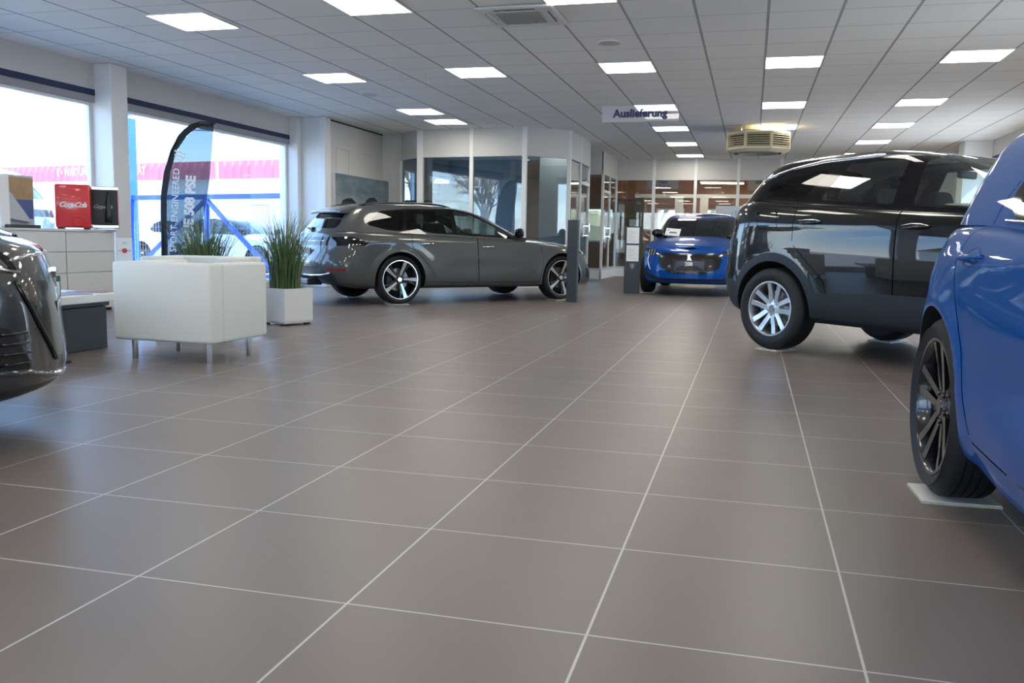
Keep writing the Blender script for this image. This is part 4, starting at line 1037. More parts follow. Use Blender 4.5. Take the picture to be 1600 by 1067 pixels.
# small information stand
t = thing('notice_stand', 'small white notice panel with red mark on slim stand behind armchairs', 'stand', (-5.57, 7.04, 0), R(36))
bm = BM(); box(bm, -.09, .09, -.06, .06, 0, .02, .004); put('stand_foot', bm, M['white'], t)
bm = BM(); box(bm, -.008, .008, -.006, .006, .02, .62); put('stand_post', bm, M['leg_steel'], t)
bm = BM(); box(bm, -.065, .065, -.006, .006, .60, .855); put('notice_panel', bm, M['paper'], t)
M['red_mark'] = mat('red_mark', (.55, .05, .04), .5); M['ink'] = mat('ink', (.10, .10, .11), .6)
bm = BM(); prism(bm, [(.022*math.cos(a), .735+.022*math.sin(a)) for a in np.linspace(0, 2*PI, 20, endpoint=False)], 'y', -.0075, -.006); put('red_seal', bm, M['red_mark'], t)
bm = BM(); box(bm, -.055, .055, -.0072, -.006, .733, .737); box(bm, -.02, .02, -.0072, -.006, .81, .813); box(bm, -.02, .02, -.0072, -.006, .795, .798); put('print', bm, M['ink'], t)
# ------------------------------------------------------------------ counter by the window
M['counter'] = mat('counter', (.64, .64, .63), .5)
def cabinet(y0, y1, label):
    t = thing('drawer_cabinet', label, 'cabinet', (-7.22, y0, 0), 0, 'white drawer cabinets under the window')
    w = y1-y0
    bm = BM(); box(bm, -.60, 0, 0, w, .03, .905); put('cabinet_body', bm, M['counter'], t)
    bm = BM(); box(bm, -.56, -.04, .02, w-.02, 0, .03); put('plinth', bm, M['dark_plastic'], t)
    zs = [.035, .225, .450, .680, .905]
    for a, b in zip(zs, zs[1:]): bm = BM(); box(bm, 0, .018, .0035, w-.0035, a+.0035, b-.0035, .002); put('drawer', bm, M['counter'], t)
cabinet(8.165, 8.935, 'white four-drawer cabinet below the red and black drinks coolers')
cabinet(7.39, 8.16, 'white four-drawer cabinet below the coffee machine display')
cabinet(6.62, 7.385, 'white four-drawer cabinet hidden behind the dark car bonnet')
bm = BM(); box(bm, -7.84, -7.19, 6.60, 8.95, .905, .930, .003); tag(put('worktop', bm, M['counter']), 'white worktop running over the drawer cabinets at the window', 'worktop')
# coolers
M['cola_red'] = mat('cola_red', (.72, .030, .035), .28, coat=.4); M['cola_red_dark'] = mat('cola_red_dark', (.42, .012, .018), .35)
M['cola_white'] = mat('cola_white', (.9, .9, .9), .4); M['cooler_glass'] = thin_glass('cooler_glass', (.35, .38, .38), .10)
def script(par, loc, rot, size, m_):
    text('script_lettering', 'Coca', size, m_, par, (loc[0], loc[1], loc[2]), rot, shear=.42, bold=size*.022, spacing=.86, align='RIGHT', extrude=.0012)
t = thing('drinks_cooler', 'red mini drinks cooler with white script lettering on the worktop', 'cooler', (-7.30, 8.40, .93), heading(143))
bm = BM(); box(bm, -.26, .0, -.175, .175, .015, .49, .012, 3); put('cooler_body', bm, M['cola_red_dark'], t, smooth=True, angle=R(40))
bm = BM(); box(bm, .004, .06, -.175, .175, .015, .49, .020, 3); d_ = put('cooler_door', bm, M['cola_red'], t, smooth=True, angle=R(40))
def cola(par, x, y, z, size, m_):
    rot = (PI/2, 0, PI/2)
    text('script_lettering', 'Coca-Cola', size, m_, par, (x, y, z), rot, shear=.45, bold=size*.030, spacing=.80, extrude=.0012)
    bm = BM(); w_ = size*2.0; pts = [(x, y-w_*.50+w_*u, z-size*.40-size*.10*math.sin(u*2*PI)+size*.06*u) for u in np.linspace(0, .72, 14)]
    tube(bm, pts, [size*.012+size*.035*math.sin(PI*u) for u in np.linspace(0, 1, 14)], 6); put('script_swash', bm, m_, par)
cola(d_, .0615, 0, .265, .078, M['cola_white'])
bm = BM(); tube(bm, [(.062, .06+.065*math.cos(a), .09+.045*math.sin(a)) for a in np.linspace(0, 2*PI, 24, endpoint=False)], .010, 6, closed=True); put('round_handle', bm, M['cola_red'], d_, smooth=True)
for yy in (-.13, .13): bm = BM(); box(bm, -.24, .04, yy-.03, yy+.03, 0, .015); put('foot', bm, M['dark_plastic'], t)
t = thing('display_cooler', 'black glass-door display cooler with chrome bands beside the red one', 'cooler', (-7.235, 8.795, .93), heading(143))
bm = BM(); box(bm, -.26, .0, -.165, .165, .015, .48, .01); put('cooler_body', bm, M['cola_red'], t)
bm = BM(); box(bm, .003, .05, -.16, .16, .055, .445, .004); put('cooler_door', bm, M['dark_plastic'], t)
bm = BM(); box(bm, 0, .06, -.170, .170, .445, .49, .01); box(bm, 0, .07, -.170, .170, .015, .055, .01); put('chrome_band', bm, M['chrome'], t)
bm = BM(); pr = [(.012, .08), (.05, .08), (.052, .16), (.036, .24), (.045, .30), (.02, .38), (.018, .43), (.001, .43)]; lathe(bm, [(a*.8, b) for a, b in pr], 20, 'z', c=(.045, .06, 0))
put('bottle_picture', bm, mat('bottle_picture', (.015, .02, .018), .2), t, smooth=True)
cola(t, .0515, .0, .26, .056, mat('script_grey', (.35, .35, .36), .4))
# little glass figure
t = thing('glass_carafe', 'clear glass carafe standing left of the red cooler', 'carafe', (-7.36, 8.10, .93))
M['clear'] = thin_glass('clear', (.82, .88, .92), .14)
bm = BM(); lathe(bm, [(.001, .004), (.055, .004), (.060, .02), (.058, .07), (.040, .11), (.036, .14), (.045, .165)], 28, 'z'); put('carafe_body', bm, M['clear'], t, smooth=True)
bm = BM(); tube(bm, [(0, .04, .13), (0, .085, .125), (0, .095, .08), (0, .06, .04)], .006, 8); put('carafe_handle', bm, M['clear'], t, smooth=True)
# coffee machine
t = thing('coffee_machine', 'white coffee machine with brown and blue picture panel on worktop', 'coffee machine', (-7.50, 7.75, .93))
M['coffee_pic'] = noise_tint(mat('coffee_pic', (.36, .22, .10), .35), .6, 7.); M['coffee_blue'] = mat('coffee_blue', (.04, .07, .22), .35); M['machine_grey'] = mat('machine_grey', (.45, .47, .48), .4)
bm = BM(); box(bm, -.24, .0, -.26, .31, .0, .555, .01); put('machine_body', bm, M['machine_grey'], t)
bm = BM(); box(bm, .0, .012, -.10, .28, .30, .53); put('coffee_picture', bm, M['coffee_pic'], t)
bm = BM(); box(bm, .0, .012, .0, .28, .10, .30); put('blue_panel', bm, M['coffee_blue'], t)
bm = BM(); box(bm, .0, .10, -.25, -.12, .0, .54, .01); put('white_front', bm, M['paper'], t)
bm = BM(); prism(bm, [(-.11, .10), (.22, .06), (-.05, .36), (-.11, .38)], 'x', .013, .05); put('spout_hood', bm, M['machine_grey'], t)
bm = BM(); box(bm, .0, .16, -.20, .22, .0, .035, .006); put('drip_tray', bm, M['dark_plastic'], t)
# ------------------------------------------------------------------ feather flag
M['flag_dark'] = mat('flag_dark', (.006, .009, .011), .7)
fm = bpy.data.materials.new('flag_cloth'); fm.use_nodes = True; nt = fm.node_tree; nt.nodes.clear(); N = nt.nodes.new; L = nt.links.new
o_ = N('ShaderNodeOutputMaterial'); m1 = N('ShaderNodeMixShader'); m2 = N('ShaderNodeMixShader'); tr = N('ShaderNodeBsdfTransparent'); df = N('ShaderNodeBsdfDiffuse'); tl = N('ShaderNodeBsdfTranslucent')
tr.inputs[0].default_value = (.30, .37, .41, 1); df.inputs[0].default_value = (.05, .065, .075, 1); tl.inputs[0].default_value = (.06, .09, .11, 1)
m1.inputs[0].default_value = .5; m2.inputs[0].default_value = .40; L(df.outputs[0], m1.inputs[1]); L(tl.outputs[0], m1.inputs[2]); L(m1.outputs[0], m2.inputs[1]); L(tr.outputs[0], m2.inputs[2]); L(m2.outputs[0], o_.inputs[0]); M['flag_cloth'] = fm
FZ = .93
t = thing('feather_flag', 'dark translucent feather flag with white 508 PSE lettering at the window', 'flag', (-7.39, 10.62, 0), R(15))
left = [(-.36, .02), (-.375, .6), (-.37, 1.1), (-.35, 1.5), (-.30, 1.85), (-.22, 2.15), (-.10, 2.38), (.05, 2.52), (.18, 2.565), (.29, 2.565), (.385, 2.545)]
right = [(.385, 2.545), (.36, 2.2), (.31, 1.8), (.25, 1.4), (.20, 1.1), (.17, .8), (.16, .5), (.15, .15)]
wav = lambda x, z: .016*math.sin(z*4+x*5)
inner = [(x+.055*(1 if z < 2.2 else .5), min(z, 2.50)-(.0 if z < 2.2 else .045)) for x, z in left]
bm = BM(); k = 28
Lf, Rf, If = curve([(z, x) for x, z in left[:9]]), curve([(z, x) for x, z in right[::-1]]), curve([(z, x) for x, z in left[:9]])
def strip(bm, fa, fb, z0, z1, n=30, m_=8):
    rows = []
    for i in range(n+1):
        z = z0+(z1-z0)*i/n; a, b = fa(z), fb(z); rows.append([bm.verts.new((a+(b-a)*j/m_, wav(a+(b-a)*j/m_, z), z)) for j in range(m_+1)])
    for a, b in zip(rows, rows[1:]):
        for j in range(m_): bm.faces.new((a[j], a[j+1], b[j+1], b[j]))
lz = [(x, z) for x, z in left[:9]]+[(.385, 2.58)]
LX = lambda z: float(np.interp(z, [p[1] for p in lz], [p[0] for p in lz])); RX = lambda z: float(np.interp(z, [p[1] for p in right[::-1]], [p[0] for p in right[::-1]]))
edge = lambda z: min(LX(z)+.085+.09*max(0, (z-2.1)/.45)**1.5, RX(z)-.005)
strip(bm, edge, RX, .15, 2.505); put('flag_cloth', bm, M['flag_cloth'], t, smooth=True)
bm = BM(); strip(bm, LX, edge, .02, 2.545, 40, 2); strip(bm, edge, RX, 2.505, 2.545, 3, 6); sl = put('flag_sleeve', bm, M['flag_dark'], t, smooth=True)
bm = BM(); tube(bm, [(x+.015, .012, z) for x, z in left], .011, 8); put('flag_pole', bm, M['dark_plastic'], t, smooth=True)
bm = BM(); box(bm, -.56, -.16, -.02, .02, 0, .02); box(bm, -.38, -.34, -.2, .2, 0, .018); put('flag_base', bm, M['dark_plastic'], t)
t.scale = (1, 1, FZ)
M['flag_white'] = mat('flag_white', (.85, .87, .88), .6)
text('flag_lettering', 'SPORT ENGINEERED', .125, M['flag_white'], t, (-.150, -.046, 1.30), (PI/2, -PI/2+R(3.5), 0), extrude=.0008, bold=.0015, spacing=1.06)
text('flag_lettering', '///', .19, M['flag_white'], t, (-.06, -.046, 2.07), (PI/2, -PI/2+R(4), 0), extrude=.0008, bold=.006)
text('flag_lettering', 'NEUE 508 PSE', .175, M['flag_white'], t, (.045, -.046, 1.27), (PI/2, -PI/2+R(4), 0), extrude=.0008, bold=.009)
# ------------------------------------------------------------------ steles, poster, boxes
def lion(par, x, y, z, s, m_):
    """a small shield outline with a simple head shape inside"""
    bm = BM(); sh = [(-.8, .9), (.8, .9), (.85, .2), (.55, -.6), (0, -1.), (-.55, -.6), (-.85, .2)]
    inn = [(a*.86, b*.86) for a, b in sh]
    for i in range(7):
        q = [sh[i], sh[(i+1) % 7], inn[(i+1) % 7], inn[i]]; prism(bm, [(x+a*s, z+b*s) for a, b in q], 'y', y-.002, y)
    hd = [(-.35, .6), (.25, .62), (.5, .3), (.45, -.05), (.2, -.1), (.35, -.4), (.0, -.65), (-.1, -.2), (-.4, -.1)]
    prism(bm, [(x+a*s, z+b*s) for a, b in hd], 'y', y-.002, y); put('emblem', bm, m_, par)
M['stele'] = mat('stele', (.032, .040, .044), .5); M['silver_print'] = mat('silver_print', (.35, .37, .38), .4)
t = thing('info_stele', 'narrow dark grey stele seen from behind at estate car front wheel', 'stele', (-2.50, 12.78, 0), R(-20))
bm = BM(); box(bm, -.085, .085, -.028, .028, 0, 1.19, .003); put('stele_body', bm, M['stele'], t)
bm = BM(); box(bm, -.10, .10, -.06, .06, 0, .008); put('stele_foot', bm, M['stele'], t)
t = thing('info_stele', 'dark grey stele with two white sheets beside the small blue car', 'stele', (-1.97, 15.40, 0), R(3))
bm = BM(); box(bm, -.135, .135, -.03, .03, 0, 1.15, .003); put('stele_body', bm, M['stele'], t)
for z0, z1 in ((.86, 1.13), (.555, .83)):
    bm = BM(); box(bm, -.105, .105, -.034, -.030, z0, z1); s_ = put('info_sheet', bm, M['paper'], t)
    bm = BM()
    for j in range(8): box(bm, -.085, -.085+.06+.10*((j*37) % 10)/10, -.0348, -.034, z1-.05-j*.026, z1-.046-j*.026)
    put('print_lines', bm, M['silver_print'], s_)
lion(t, 0, -.030, .47, .05, M['silver_print'])
# landscape picture panel with car roofs
pm = bpy.data.materials.new('poster_print'); pm.use_nodes = True; nt = pm.node_tree; b = nt.nodes['Principled BSDF']; N = nt.nodes.new; L = nt.links.new
tc = N('ShaderNodeTexCoord'); mp = N('ShaderNodeMapping'); mp.inputs['Scale'].default_value = (1, .9, 2.2); n = N('ShaderNodeTexNoise'); n.inputs['Scale'].default_value = 1.6; n.inputs['Detail'].default_value = 6
L(tc.outputs['Object'], mp.inputs[0]); L(mp.outputs[0], n.inputs['Vector']); s = N('ShaderNodeSeparateXYZ'); L(tc.outputs['Object'], s.inputs[0])
ma = N('ShaderNodeMath'); ma.operation = 'MULTIPLY_ADD'; ma.inputs[1].default_value = .30; L(s.outputs['Z'], ma.inputs[0]); L(n.outputs['Fac'], ma.inputs[2])
cr = N('ShaderNodeValToRGB'); e = cr.color_ramp.elements; e[0].position = .45; e[0].color = (.42, .40, .39, 1); e[1].position = .95; e[1].color = (.10, .17, .21, 1)
L(ma.outputs[0], cr.inputs[0]); L(cr.outputs[0], b.inputs['Base Color']); b.inputs['Roughness'].default_value = .4; M['poster'] = pm
t = thing('picture_panel', 'wide picture panel of cloudy sky over dark car roofs on wall', 'picture', (-7.20, 15.85, .75))
bm = BM(); box(bm, -.09, .02, -1.20, 1.20, 0, 1.27); put('panel_frame', bm, M['white'], t)
bm = BM(); box(bm, .02, .024, -1.195, 1.195, .0, 1.265); put('printed_sky', bm, M['poster'], t)
for y0, s1, hh in ((-.62, .60, .50), (.42, .62, .56)):
    bm = BM(); prism(bm, [(y0+s1*u, .35+hh*v) for u, v in ((-.75, 0), (-.70, .55), (-.50, .88), (-.2, .98), (.15, 1.), (.45, .85), (.75, .5), (.8, 0))], 'x', .0242, .0262); c_ = put('printed_car', bm, mat('printed_car', (.018, .028, .030), .4), t)
    bm = BM(); prism(bm, [(y0+s1*u, .35+hh*v) for u, v in ((-.5, .5), (-.35, .8), (.2, .85), (.45, .5))], 'x', .0264, .0274); put('printed_windscreen', bm, mat('printed_windscreen', (.05, .065, .075), .3), c_)
# carton on a plotter, inside the office
M['carton'] = noise_tint(mat('carton', (.55, .39, .21), .8), .08, 5.); M['carton_dark'] = mat('carton_dark', (.05, .04, .03), .8)
t = thing('plotter', 'wide dark framed plotter behind the office glass', 'plotter', (-6.36, 17.7, 0))
bm = BM(); box(bm, -.58, .58, -.20, .25, 1.45, 1.63, .02); put('plotter_body', bm, mat('plotter_body', (.55, .53, .5), .5), t)
bm = BM(); box(bm, -.62, .62, -.24, .28, 1.63, 1.66, .006); box(bm, .56, .62, -.24, .28, 1.3, 1.63); box(bm, -.62, -.58, -.24, .28, 1.3, 1.63); put('plotter_frame', bm, M['dark_plastic'], t)
bm = BM(); box(bm, -.66, -.62, -.2, .2, 1.5, 1.655); put('end_cap', bm, M['paper'], t)
for s1 in (-.5, .5): bm = BM(); box(bm, s1-.03, s1+.03, -.05, .05, .04, 1.45); box(bm, s1-.04, s1+.04, -.28, .28, 0, .04); put('leg', bm, M['dark_plastic'], t)
t = thing('cardboard_box', 'brown cardboard box standing on the plotter', 'box', (-6.23, 17.68, 1.66))
bm = BM(); box(bm, -.36, .36, -.2, .2, 0, .345, .003); put('carton_body', bm, M['carton'], t)
bm = BM(); box(bm, -.025, .015, -.202, -.199, .10, .34); put('carton_tape', bm, M['carton_dark'], t)
# white notice with power symbol near the far wall
t = thing('display_board', 'white board with pale blue power symbol beyond the small car', 'board', (-.55, 21.6, 0))
bm = BM(); box(bm, -.30, .42, -.02, .02, .12, 1.75); put('board_panel', bm, mat('board_panel', (.62, .65, .70), .5), t)
bm = BM(); box(bm, -.30, .42, -.15, .15, 0, .12); put('board_foot', bm, M['white'], t)
M['pale_blue'] = mat('pale_blue', (.18, .42, .62), .5)
bm = BM(); c0 = (.16, 1.50)
tube(bm, [(c0[0]+.115*math.sin(a), -.024, c0[1]+.115*math.cos(a)) for a in np.linspace(.5, 2*PI-.5, 30)], .012, 6); tube(bm, [(c0[0], -.024, c0[1]+.02), (c0[0], -.024, c0[1]+.15)], .012, 6); put('power_symbol', bm, M['pale_blue'], t)
# back-room fittings
M['tube_light'] = mat('tube_light', (.9, .9, .9), .5, emit=(1., .85, .62), estr=30.)
for i, (x, y, a, lb) in enumerate(((-1.55, 25., 8, 'left fluorescent tube lamp in the brown back room'), (-.25, 24.6, 10, 'right fluorescent tube lamp in the brown back room'), (-.9, 26.8, 8, 'rear fluorescent tube lamp in the brown back room'))):
    t = thing('tube_lamp', lb, 'lamp', (x, y, 2.60), R(a), 'back room tube lamps')
    bm = BM(); box(bm, -.62, .62, -.04, .04, .02, .06); put('lamp_housing', bm, M['white'], t)
    bm = BM(); tube(bm, [(-.6, 0, 0), (.6, 0, 0)], .016, 10); put('lamp_tube', bm, M['tube_light'], t)
    bm = BM(); tube(bm, [(-.5, 0, .06), (-.5, 0, .30)], .006, 6); tube(bm, [(.5, 0, .06), (.5, 0, .30)], .006, 6); put('lamp_hanger', bm, M['chrome'], t)
t = thing('reception_desk', 'long pale desk with wooden top inside the back room', 'desk', (-1.4, 24.4, 0))
bm = BM(); box(bm, -1.0, 2.6, -.3, .3, 0, .95, .01); put('desk_body', bm, M['office_wall'], t)
bm = BM(); box(bm, -1.05, 2.65, -.36, .36, .95, 1.0, .006); put('desk_top', bm, M['wood'], t)
t = thing('shelf_unit', 'wooden shelf unit with pale notices left in the back room', 'shelf', (-3.35, 25.2, 0))
bm = BM(); box(bm, -.45, -.40, -.2, .2, 0, 2.1); box(bm, .40, .45, -.2, .2, 0, 2.1); box(bm, -.40, .40, .16, .2, 0, 2.1)
put('shelf_frame', bm, mat('shelf_wood', (.30, .20, .12), .6), t)
for z in (.05, .55, 1.05, 1.55, 2.05): bm = BM(); box(bm, -.40, .40, -.2, .16, z, z+.03); put('shelf_board', bm, M['wood'], t)
for i, (x0, z0, w_, h_) in enumerate(((-.3, 1.62, .16, .3), (.02, 1.15, .25, .35), (-.3, .62, .3, .3))):
    bm = BM(); box(bm, x0, x0+w_, -.10, .05, z0-.04, z0+h_); tag(put('box_file', bm, M['paper'], None, (-3.35, 25.2, 0)), ('pale binder on the upper board', 'pale box file on the middle board', 'wide pale box on the lower board')[i]+' of the back room shelf', 'folder', 'things on the back room shelf')
# ------------------------------------------------------------------ outside
M['asphalt'] = noise_tint(mat('asphalt', (.36, .35, .34), .9), .12, .6)
bm = BM()
for x0, x1, y0, y1 in ((-90, XL-.25, -60, 90), (XR+.25, 70, -60, 90), (XL-.25, XR+.25, -60, YB-.25), (XL-.25, XR+.25, YE+.25, 90)): box(bm, x0, x1, y0, y1, -.4, -.06)
structure(put('ground', bm, M['asphalt']))
M['facade'] = mat('facade', (.80, .80, .79), .8); M['fascia_red'] = mat('fascia_red', (.80, .16, .20), .5); M['dark_window'] = mat('dark_window', (.05, .06, .07), .1)
# workshop with the red corrugated fascia
p0, p1 = Vector((-38., 35.15, 0)), Vector((-12.5, 30.35, 0)); L_ = (p1-p0).length
t = thing('workshop_building', 'white workshop building with red corrugated fascia across the yard', 'building', p0, math.atan2((p1-p0).y, (p1-p0).x))
bm = BM(); box(bm, 0, L_, .3, 5, -.1, 3.6); put('building_wall', bm, M['facade'], t)
bm = BM(); n = 130; pts = []
for i in range(n+1):
    x = L_*i/n; pts += [(x, 0 if i % 2 else .05), (x+L_/n*.5, 0 if i % 2 else .05)]
prism(bm, pts+[(L_, .5), (0, .5)], 'z', 3.12, 3.80); put('fascia', bm, M['fascia_red'], t)
M['letter_pale'] = mat('letter_pale', (.95, .90, .90), .6)
text('fascia_lettering', 'E • WARTUNG', .44, M['letter_pale'], t, (8.15, -.02, 3.48), (PI/2, 0, 0), align='LEFT', bold=.014, xs=.74)
text('fascia_lettering', 'ÄT', .44, M['letter_pale'], t, (13.12, -.02, 3.48), (PI/2, 0, 0), align='LEFT', bold=.014, xs=.8)
for x in (4, 9, 19): bm = BM(); box(bm, x, x+3.2, .24, .32, 0, 2.6); put('roller_door', bm, mat('roller_door', (.62, .64, .66), .6), t)
# blue steel fence frame
M['steel_blue'] = mat('steel_blue', (.020, .090, .42), .45); M['mesh_grey'] = mat('mesh_grey', (.30, .33, .38), .5)
q0, q1 = Vector((-13.12, 16.78, 0)), Vector((-8.52, 15.53, 0)); Lf_ = (q1-q0).length
t = thing('steel_gate_frame', 'blue steel gate frame with post, rail and diagonal braces outside', 'gate', q0, math.atan2((q1-q0).y, (q1-q0).x))
bm = BM(); box(bm, -.13, .13, -.13, .13, -.1, 4.2, .01); put('gate_post', bm, M['steel_blue'], t)
bm = BM(); box(bm, .1, Lf_+1.2, -.04, .04, 1.60, 1.70); put('top_rail', bm, M['steel_blue'], t)
bm = BM(); box(bm, .1, Lf_+1.2, -.04, .04, .05, .13); put('bottom_rail', bm, M['steel_blue'], t)
bm = BM(); box(bm, 2.38, 2.46, -.04, .04, .05, 1.62); put('middle_post', bm, M['steel_blue'], t)
for x0, x1 in ((2.42, .15), (2.42, 4.3)):
    bm = BM(); tube(bm, [(x0, 0, 1.6), (x1, 0, .12)], .05, 4); put('brace', bm, M['steel_blue'], t)
bm = BM()
for k in range(int(Lf_*12)): x = .15+k/12*1.05; box(bm, x-.002, x+.002, -.002, .002, .1, 1.6)
for k in range(12): z = .15+k*.125; box(bm, .1, Lf_+1.2, -.002, .002, z-.002, z+.002)
o = put('wire_mesh', bm, M['mesh_grey'], t)
t = thing('street_lamp', 'slim grey street lamp standing in the yard beyond the fence', 'street lamp', (-15.24, 23.38, -.06))
bm = BM(); tube(bm, [(0, 0, 0), (0, 0, 3.95)], [.06, .035], 10); put('lamp_post', bm, M['mesh_grey'], t, smooth=True)
bm = BM(); tube(bm, [(-.95, -.2, 3.98), (0, 0, 3.95), (.25, .06, 3.9)], .025, 6); box(bm, .1, .5, -.04, .14, 3.86, 3.93); put('lamp_head', bm, M['mesh_grey'], t)
t = thing('sign_post', 'small grey post with side arm behind the mesh fence', 'post', (-11.6, 20.0, -.06))
bm = BM(); tube(bm, [(0, 0, 0), (0, 0, 1.72)], .025, 8); tube(bm, [(-.5, 0, 1.7), (0, 0, 1.7)], .02, 6); put('post_body', bm, M['mesh_grey'], t)
# white buildings and bare trees
def plain_house(x, y, w, d, h_, az, label, roof=True, c=(.78, .77, .74)):
    t = thing('house', label, 'building', (x, y, -.06), R(az)); m_ = mat('render', c, .85)
    bm = BM(); box(bm, -w/2, w/2, -d/2, d/2, 0, h_); put('wall_block', bm, m_, t)
    if roof: bm = BM(); prism(bm, [(-d/2-.4, h_), (d/2+.4, h_), (0, h_+d*.25)], 'x', -w/2-.3, w/2+.3); put('roof', bm, mat('roof_tile', (.20, .13, .10), .8), t)
    nx = max(2, int(w/3))
    for i in range(nx):
        for z in np.arange(1.0, h_-1.2, 2.8):
            for sy in (-1, 1):
                x_ = -w/2+w*(i+.5)/nx; bm = BM(); box(bm, x_-.6, x_+.6, sy*d/2-.03, sy*d/2+.03, z, z+1.3); put('house_window', bm, M['dark_window'], t)
plain_house(-62, -22, 22, 12, 5.2, 75, 'white long building far out left of the yard')
plain_house(-58, -52, 14, 10, 6, 60, 'pale house far out behind the viewpoint', c=(.7, .62, .5))
plain_house(30, 24, 10, 18, 6.5, 4, 'white building across the street on the right', roof=False)
plain_house(-24, 60, 12, 10, 6, 12, 'pale house behind the office windows')
plain_house(6, 48, 14, 10, 5.5, 0, 'low pale house beyond the back room windows', c=(.66, .60, .52))
M['bark'] = noise_tint(mat('bark', (.20, .155, .11), .9), .3, 12.); M['twig'] = noise_tint(mat('twig', (.33, .26, .15), .9), .3, 5.)
def tree(loc, seed, h_, label):
    t = thing('bare_tree', label, 'tree', loc, 0, 'bare trees around the yard'); rnd = random.Random(seed); bm = BM(); bt = BM()
    def grow(p, d, l, r, lev):
        q = p+d*l; tube(bm if lev < 2 else bt, [p, p+d*l*.5+Vector((rnd.uniform(-.06, .06)*l, rnd.uniform(-.06, .06)*l, 0)), q], [r, r*.85, r*.65], 5 if lev < 2 else 3, cap=False)
        if lev >= 4: return
        for k in range(4 if lev else 5):
            a = rnd.uniform(0, 2*PI); tl_ = rnd.uniform(.35, .85); e1 = d.orthogonal().normalized(); e2 = d.cross(e1)
            dd = (d*math.cos(tl_)+(e1*math.cos(a)+e2*math.sin(a))*math.sin(tl_)+Vector((0, 0, .12))).normalized()
            grow(p+d*l*rnd.uniform(.55, 1.), dd, l*rnd.uniform(.5, .72), r*.5, lev+1)
    grow(Vector((0, 0, 0)), Vector((0, 0, 1)), h_*.36, h_*.022, 0)
    put('trunk', bm, M['bark'], t); put('twigs', bt, M['twig'], t); return t
protos = [tree((-11.5, 25, -.06), 1, 6.5, 'bare winter tree outside the first office side window'), tree((-10.6, 28, -.06), 2, 6., 'bare winter tree outside the rear office side window'), tree((-3.5, 35, -.06), 3, 6., 'bare winter tree beyond the back room left windows')]
for i, (x, y, s_, lb) in enumerate(((-11., 31.5, .5, 'bare tree left of the office side windows'), (-8.5, 34.5, .8, 'bare tree far behind the office side windows'), (-.8, 36.5, 1.05, 'bare tree beyond the back room middle window'), (2.4, 35, .9, 'bare tree beyond the back room right window'), (-6, 38, 1.2, 'bare tree behind the left end of the back room'), (-17, -6, 1.1, 'bare tree in the yard behind the viewpoint, nearest window'), (-21, -13, 1.2, 'bare tree in the yard far behind the viewpoint'), (-15, -14, 1., 'bare tree in the yard behind the left corner'), (-26, -9, 1.3, 'bare tree beside the long white building'), (14, 33, 1.1, 'bare tree outside the right wall near white building'), (22, 12, 1., 'bare tree out on the right by the street'))):
    c = copy_tree(protos[i % 3]); c.location = (x, y, -.06); c.scale = (s_,)*3; c.rotation_euler.z = i*1.3; c['label'] = lb
M['hedge'] = noise_tint(mat('hedge', (.20, .17, .09), .95), .5, 2.5)
def hedge(name, label, p, q, h_, w_, seed):
    t = None; rnd = random.Random(seed); a, b = Vector((*p, 0)), Vector((*q, 0)); n = int((b-a).length/.35); bm = BM(); d = (b-a).normalized(); s_ = Vector((-d.y, d.x, 0)); rows = []
    for i in range(n+1):
        c = a+(b-a)*i/n; hh = h_*rnd.uniform(.8, 1.15); ww = w_*rnd.uniform(.8, 1.1)
        rows.append([bm.verts.new(c+s_*(ww*u)+Vector((0, 0, hh*v+rnd.uniform(-.12, .12)))) for u, v in ((-.5, 0), (-.55, .35), (-.5, .75), (-.25, .98), (.25, 1.), (.5, .7), (.55, .3), (.5, 0))])
    for x, y in zip(rows, rows[1:]):
        for j in range(7): bm.faces.new((x[j], x[j+1], y[j+1], y[j]))
    bm.faces.new(rows[0]); bm.faces.new(rows[-1]); return tag(put(name, bm, M['hedge'], None, (0, 0, -.1)), label, 'hedge')
hedge('hedge', 'brownish winter hedge beyond the back room windows', (-8, 39), (9, 41), 2.3, 1.6, 4)
hedge('hedge', 'brownish winter hedge outside the office side windows', (-13.2, 24.8), (-12.6, 29.3), 1.2, 1.4, 6)
# ------------------------------------------------------------------ cars
def pads(root_xy, az, sp, scale, group, who, only=None):
    """flat boards under the wheels"""
    fx, fy = math.sin(R(az)), math.cos(R(az)); names = {(0, -1): 'right rear', (0, 1): 'left rear', (1, -1): 'right front', (1, 1): 'left front'}
    for k, ax in ((0, 0.), (1, sp['wb'])):
        for sd in (-1, 1):
            y = sd*(sp['W']*sp.get('track', .972)-sp.get('tw', .225)/2)
            X = root_xy[0]+scale*(ax*fx-y*fy); Y = root_xy[1]+scale*(ax*fy+y*fx)
            t = thing('wheel_board', 'thin pale board under the %s wheel of the %s' % (names[(k, sd)], who), 'board', (X, Y, 0), heading(az), group)
            bm = BM(); box(bm, -.12, .12, -.13, .13, .001, .011, .001); put('board_body', bm, M['board'], t)
            bm = BM(); box(bm, -.118, .118, -.128, .128, .011, .013); put('board_face', bm, M['board_face'], t)
M['board'] = noise_tint(mat('board', (.42, .36, .27), .8), .3, 60.); M['board_face'] = mat('board_face', (.60, .59, .56), .5)
M['number_white'] = mat('number_white', (.85, .85, .85), .5)
LIFT = .013
def pose(sp, paint, lift=LIFT, **kw):
    d = dict(sp); d['paint'] = paint; d['lift'] = lift; d.update(kw); return d


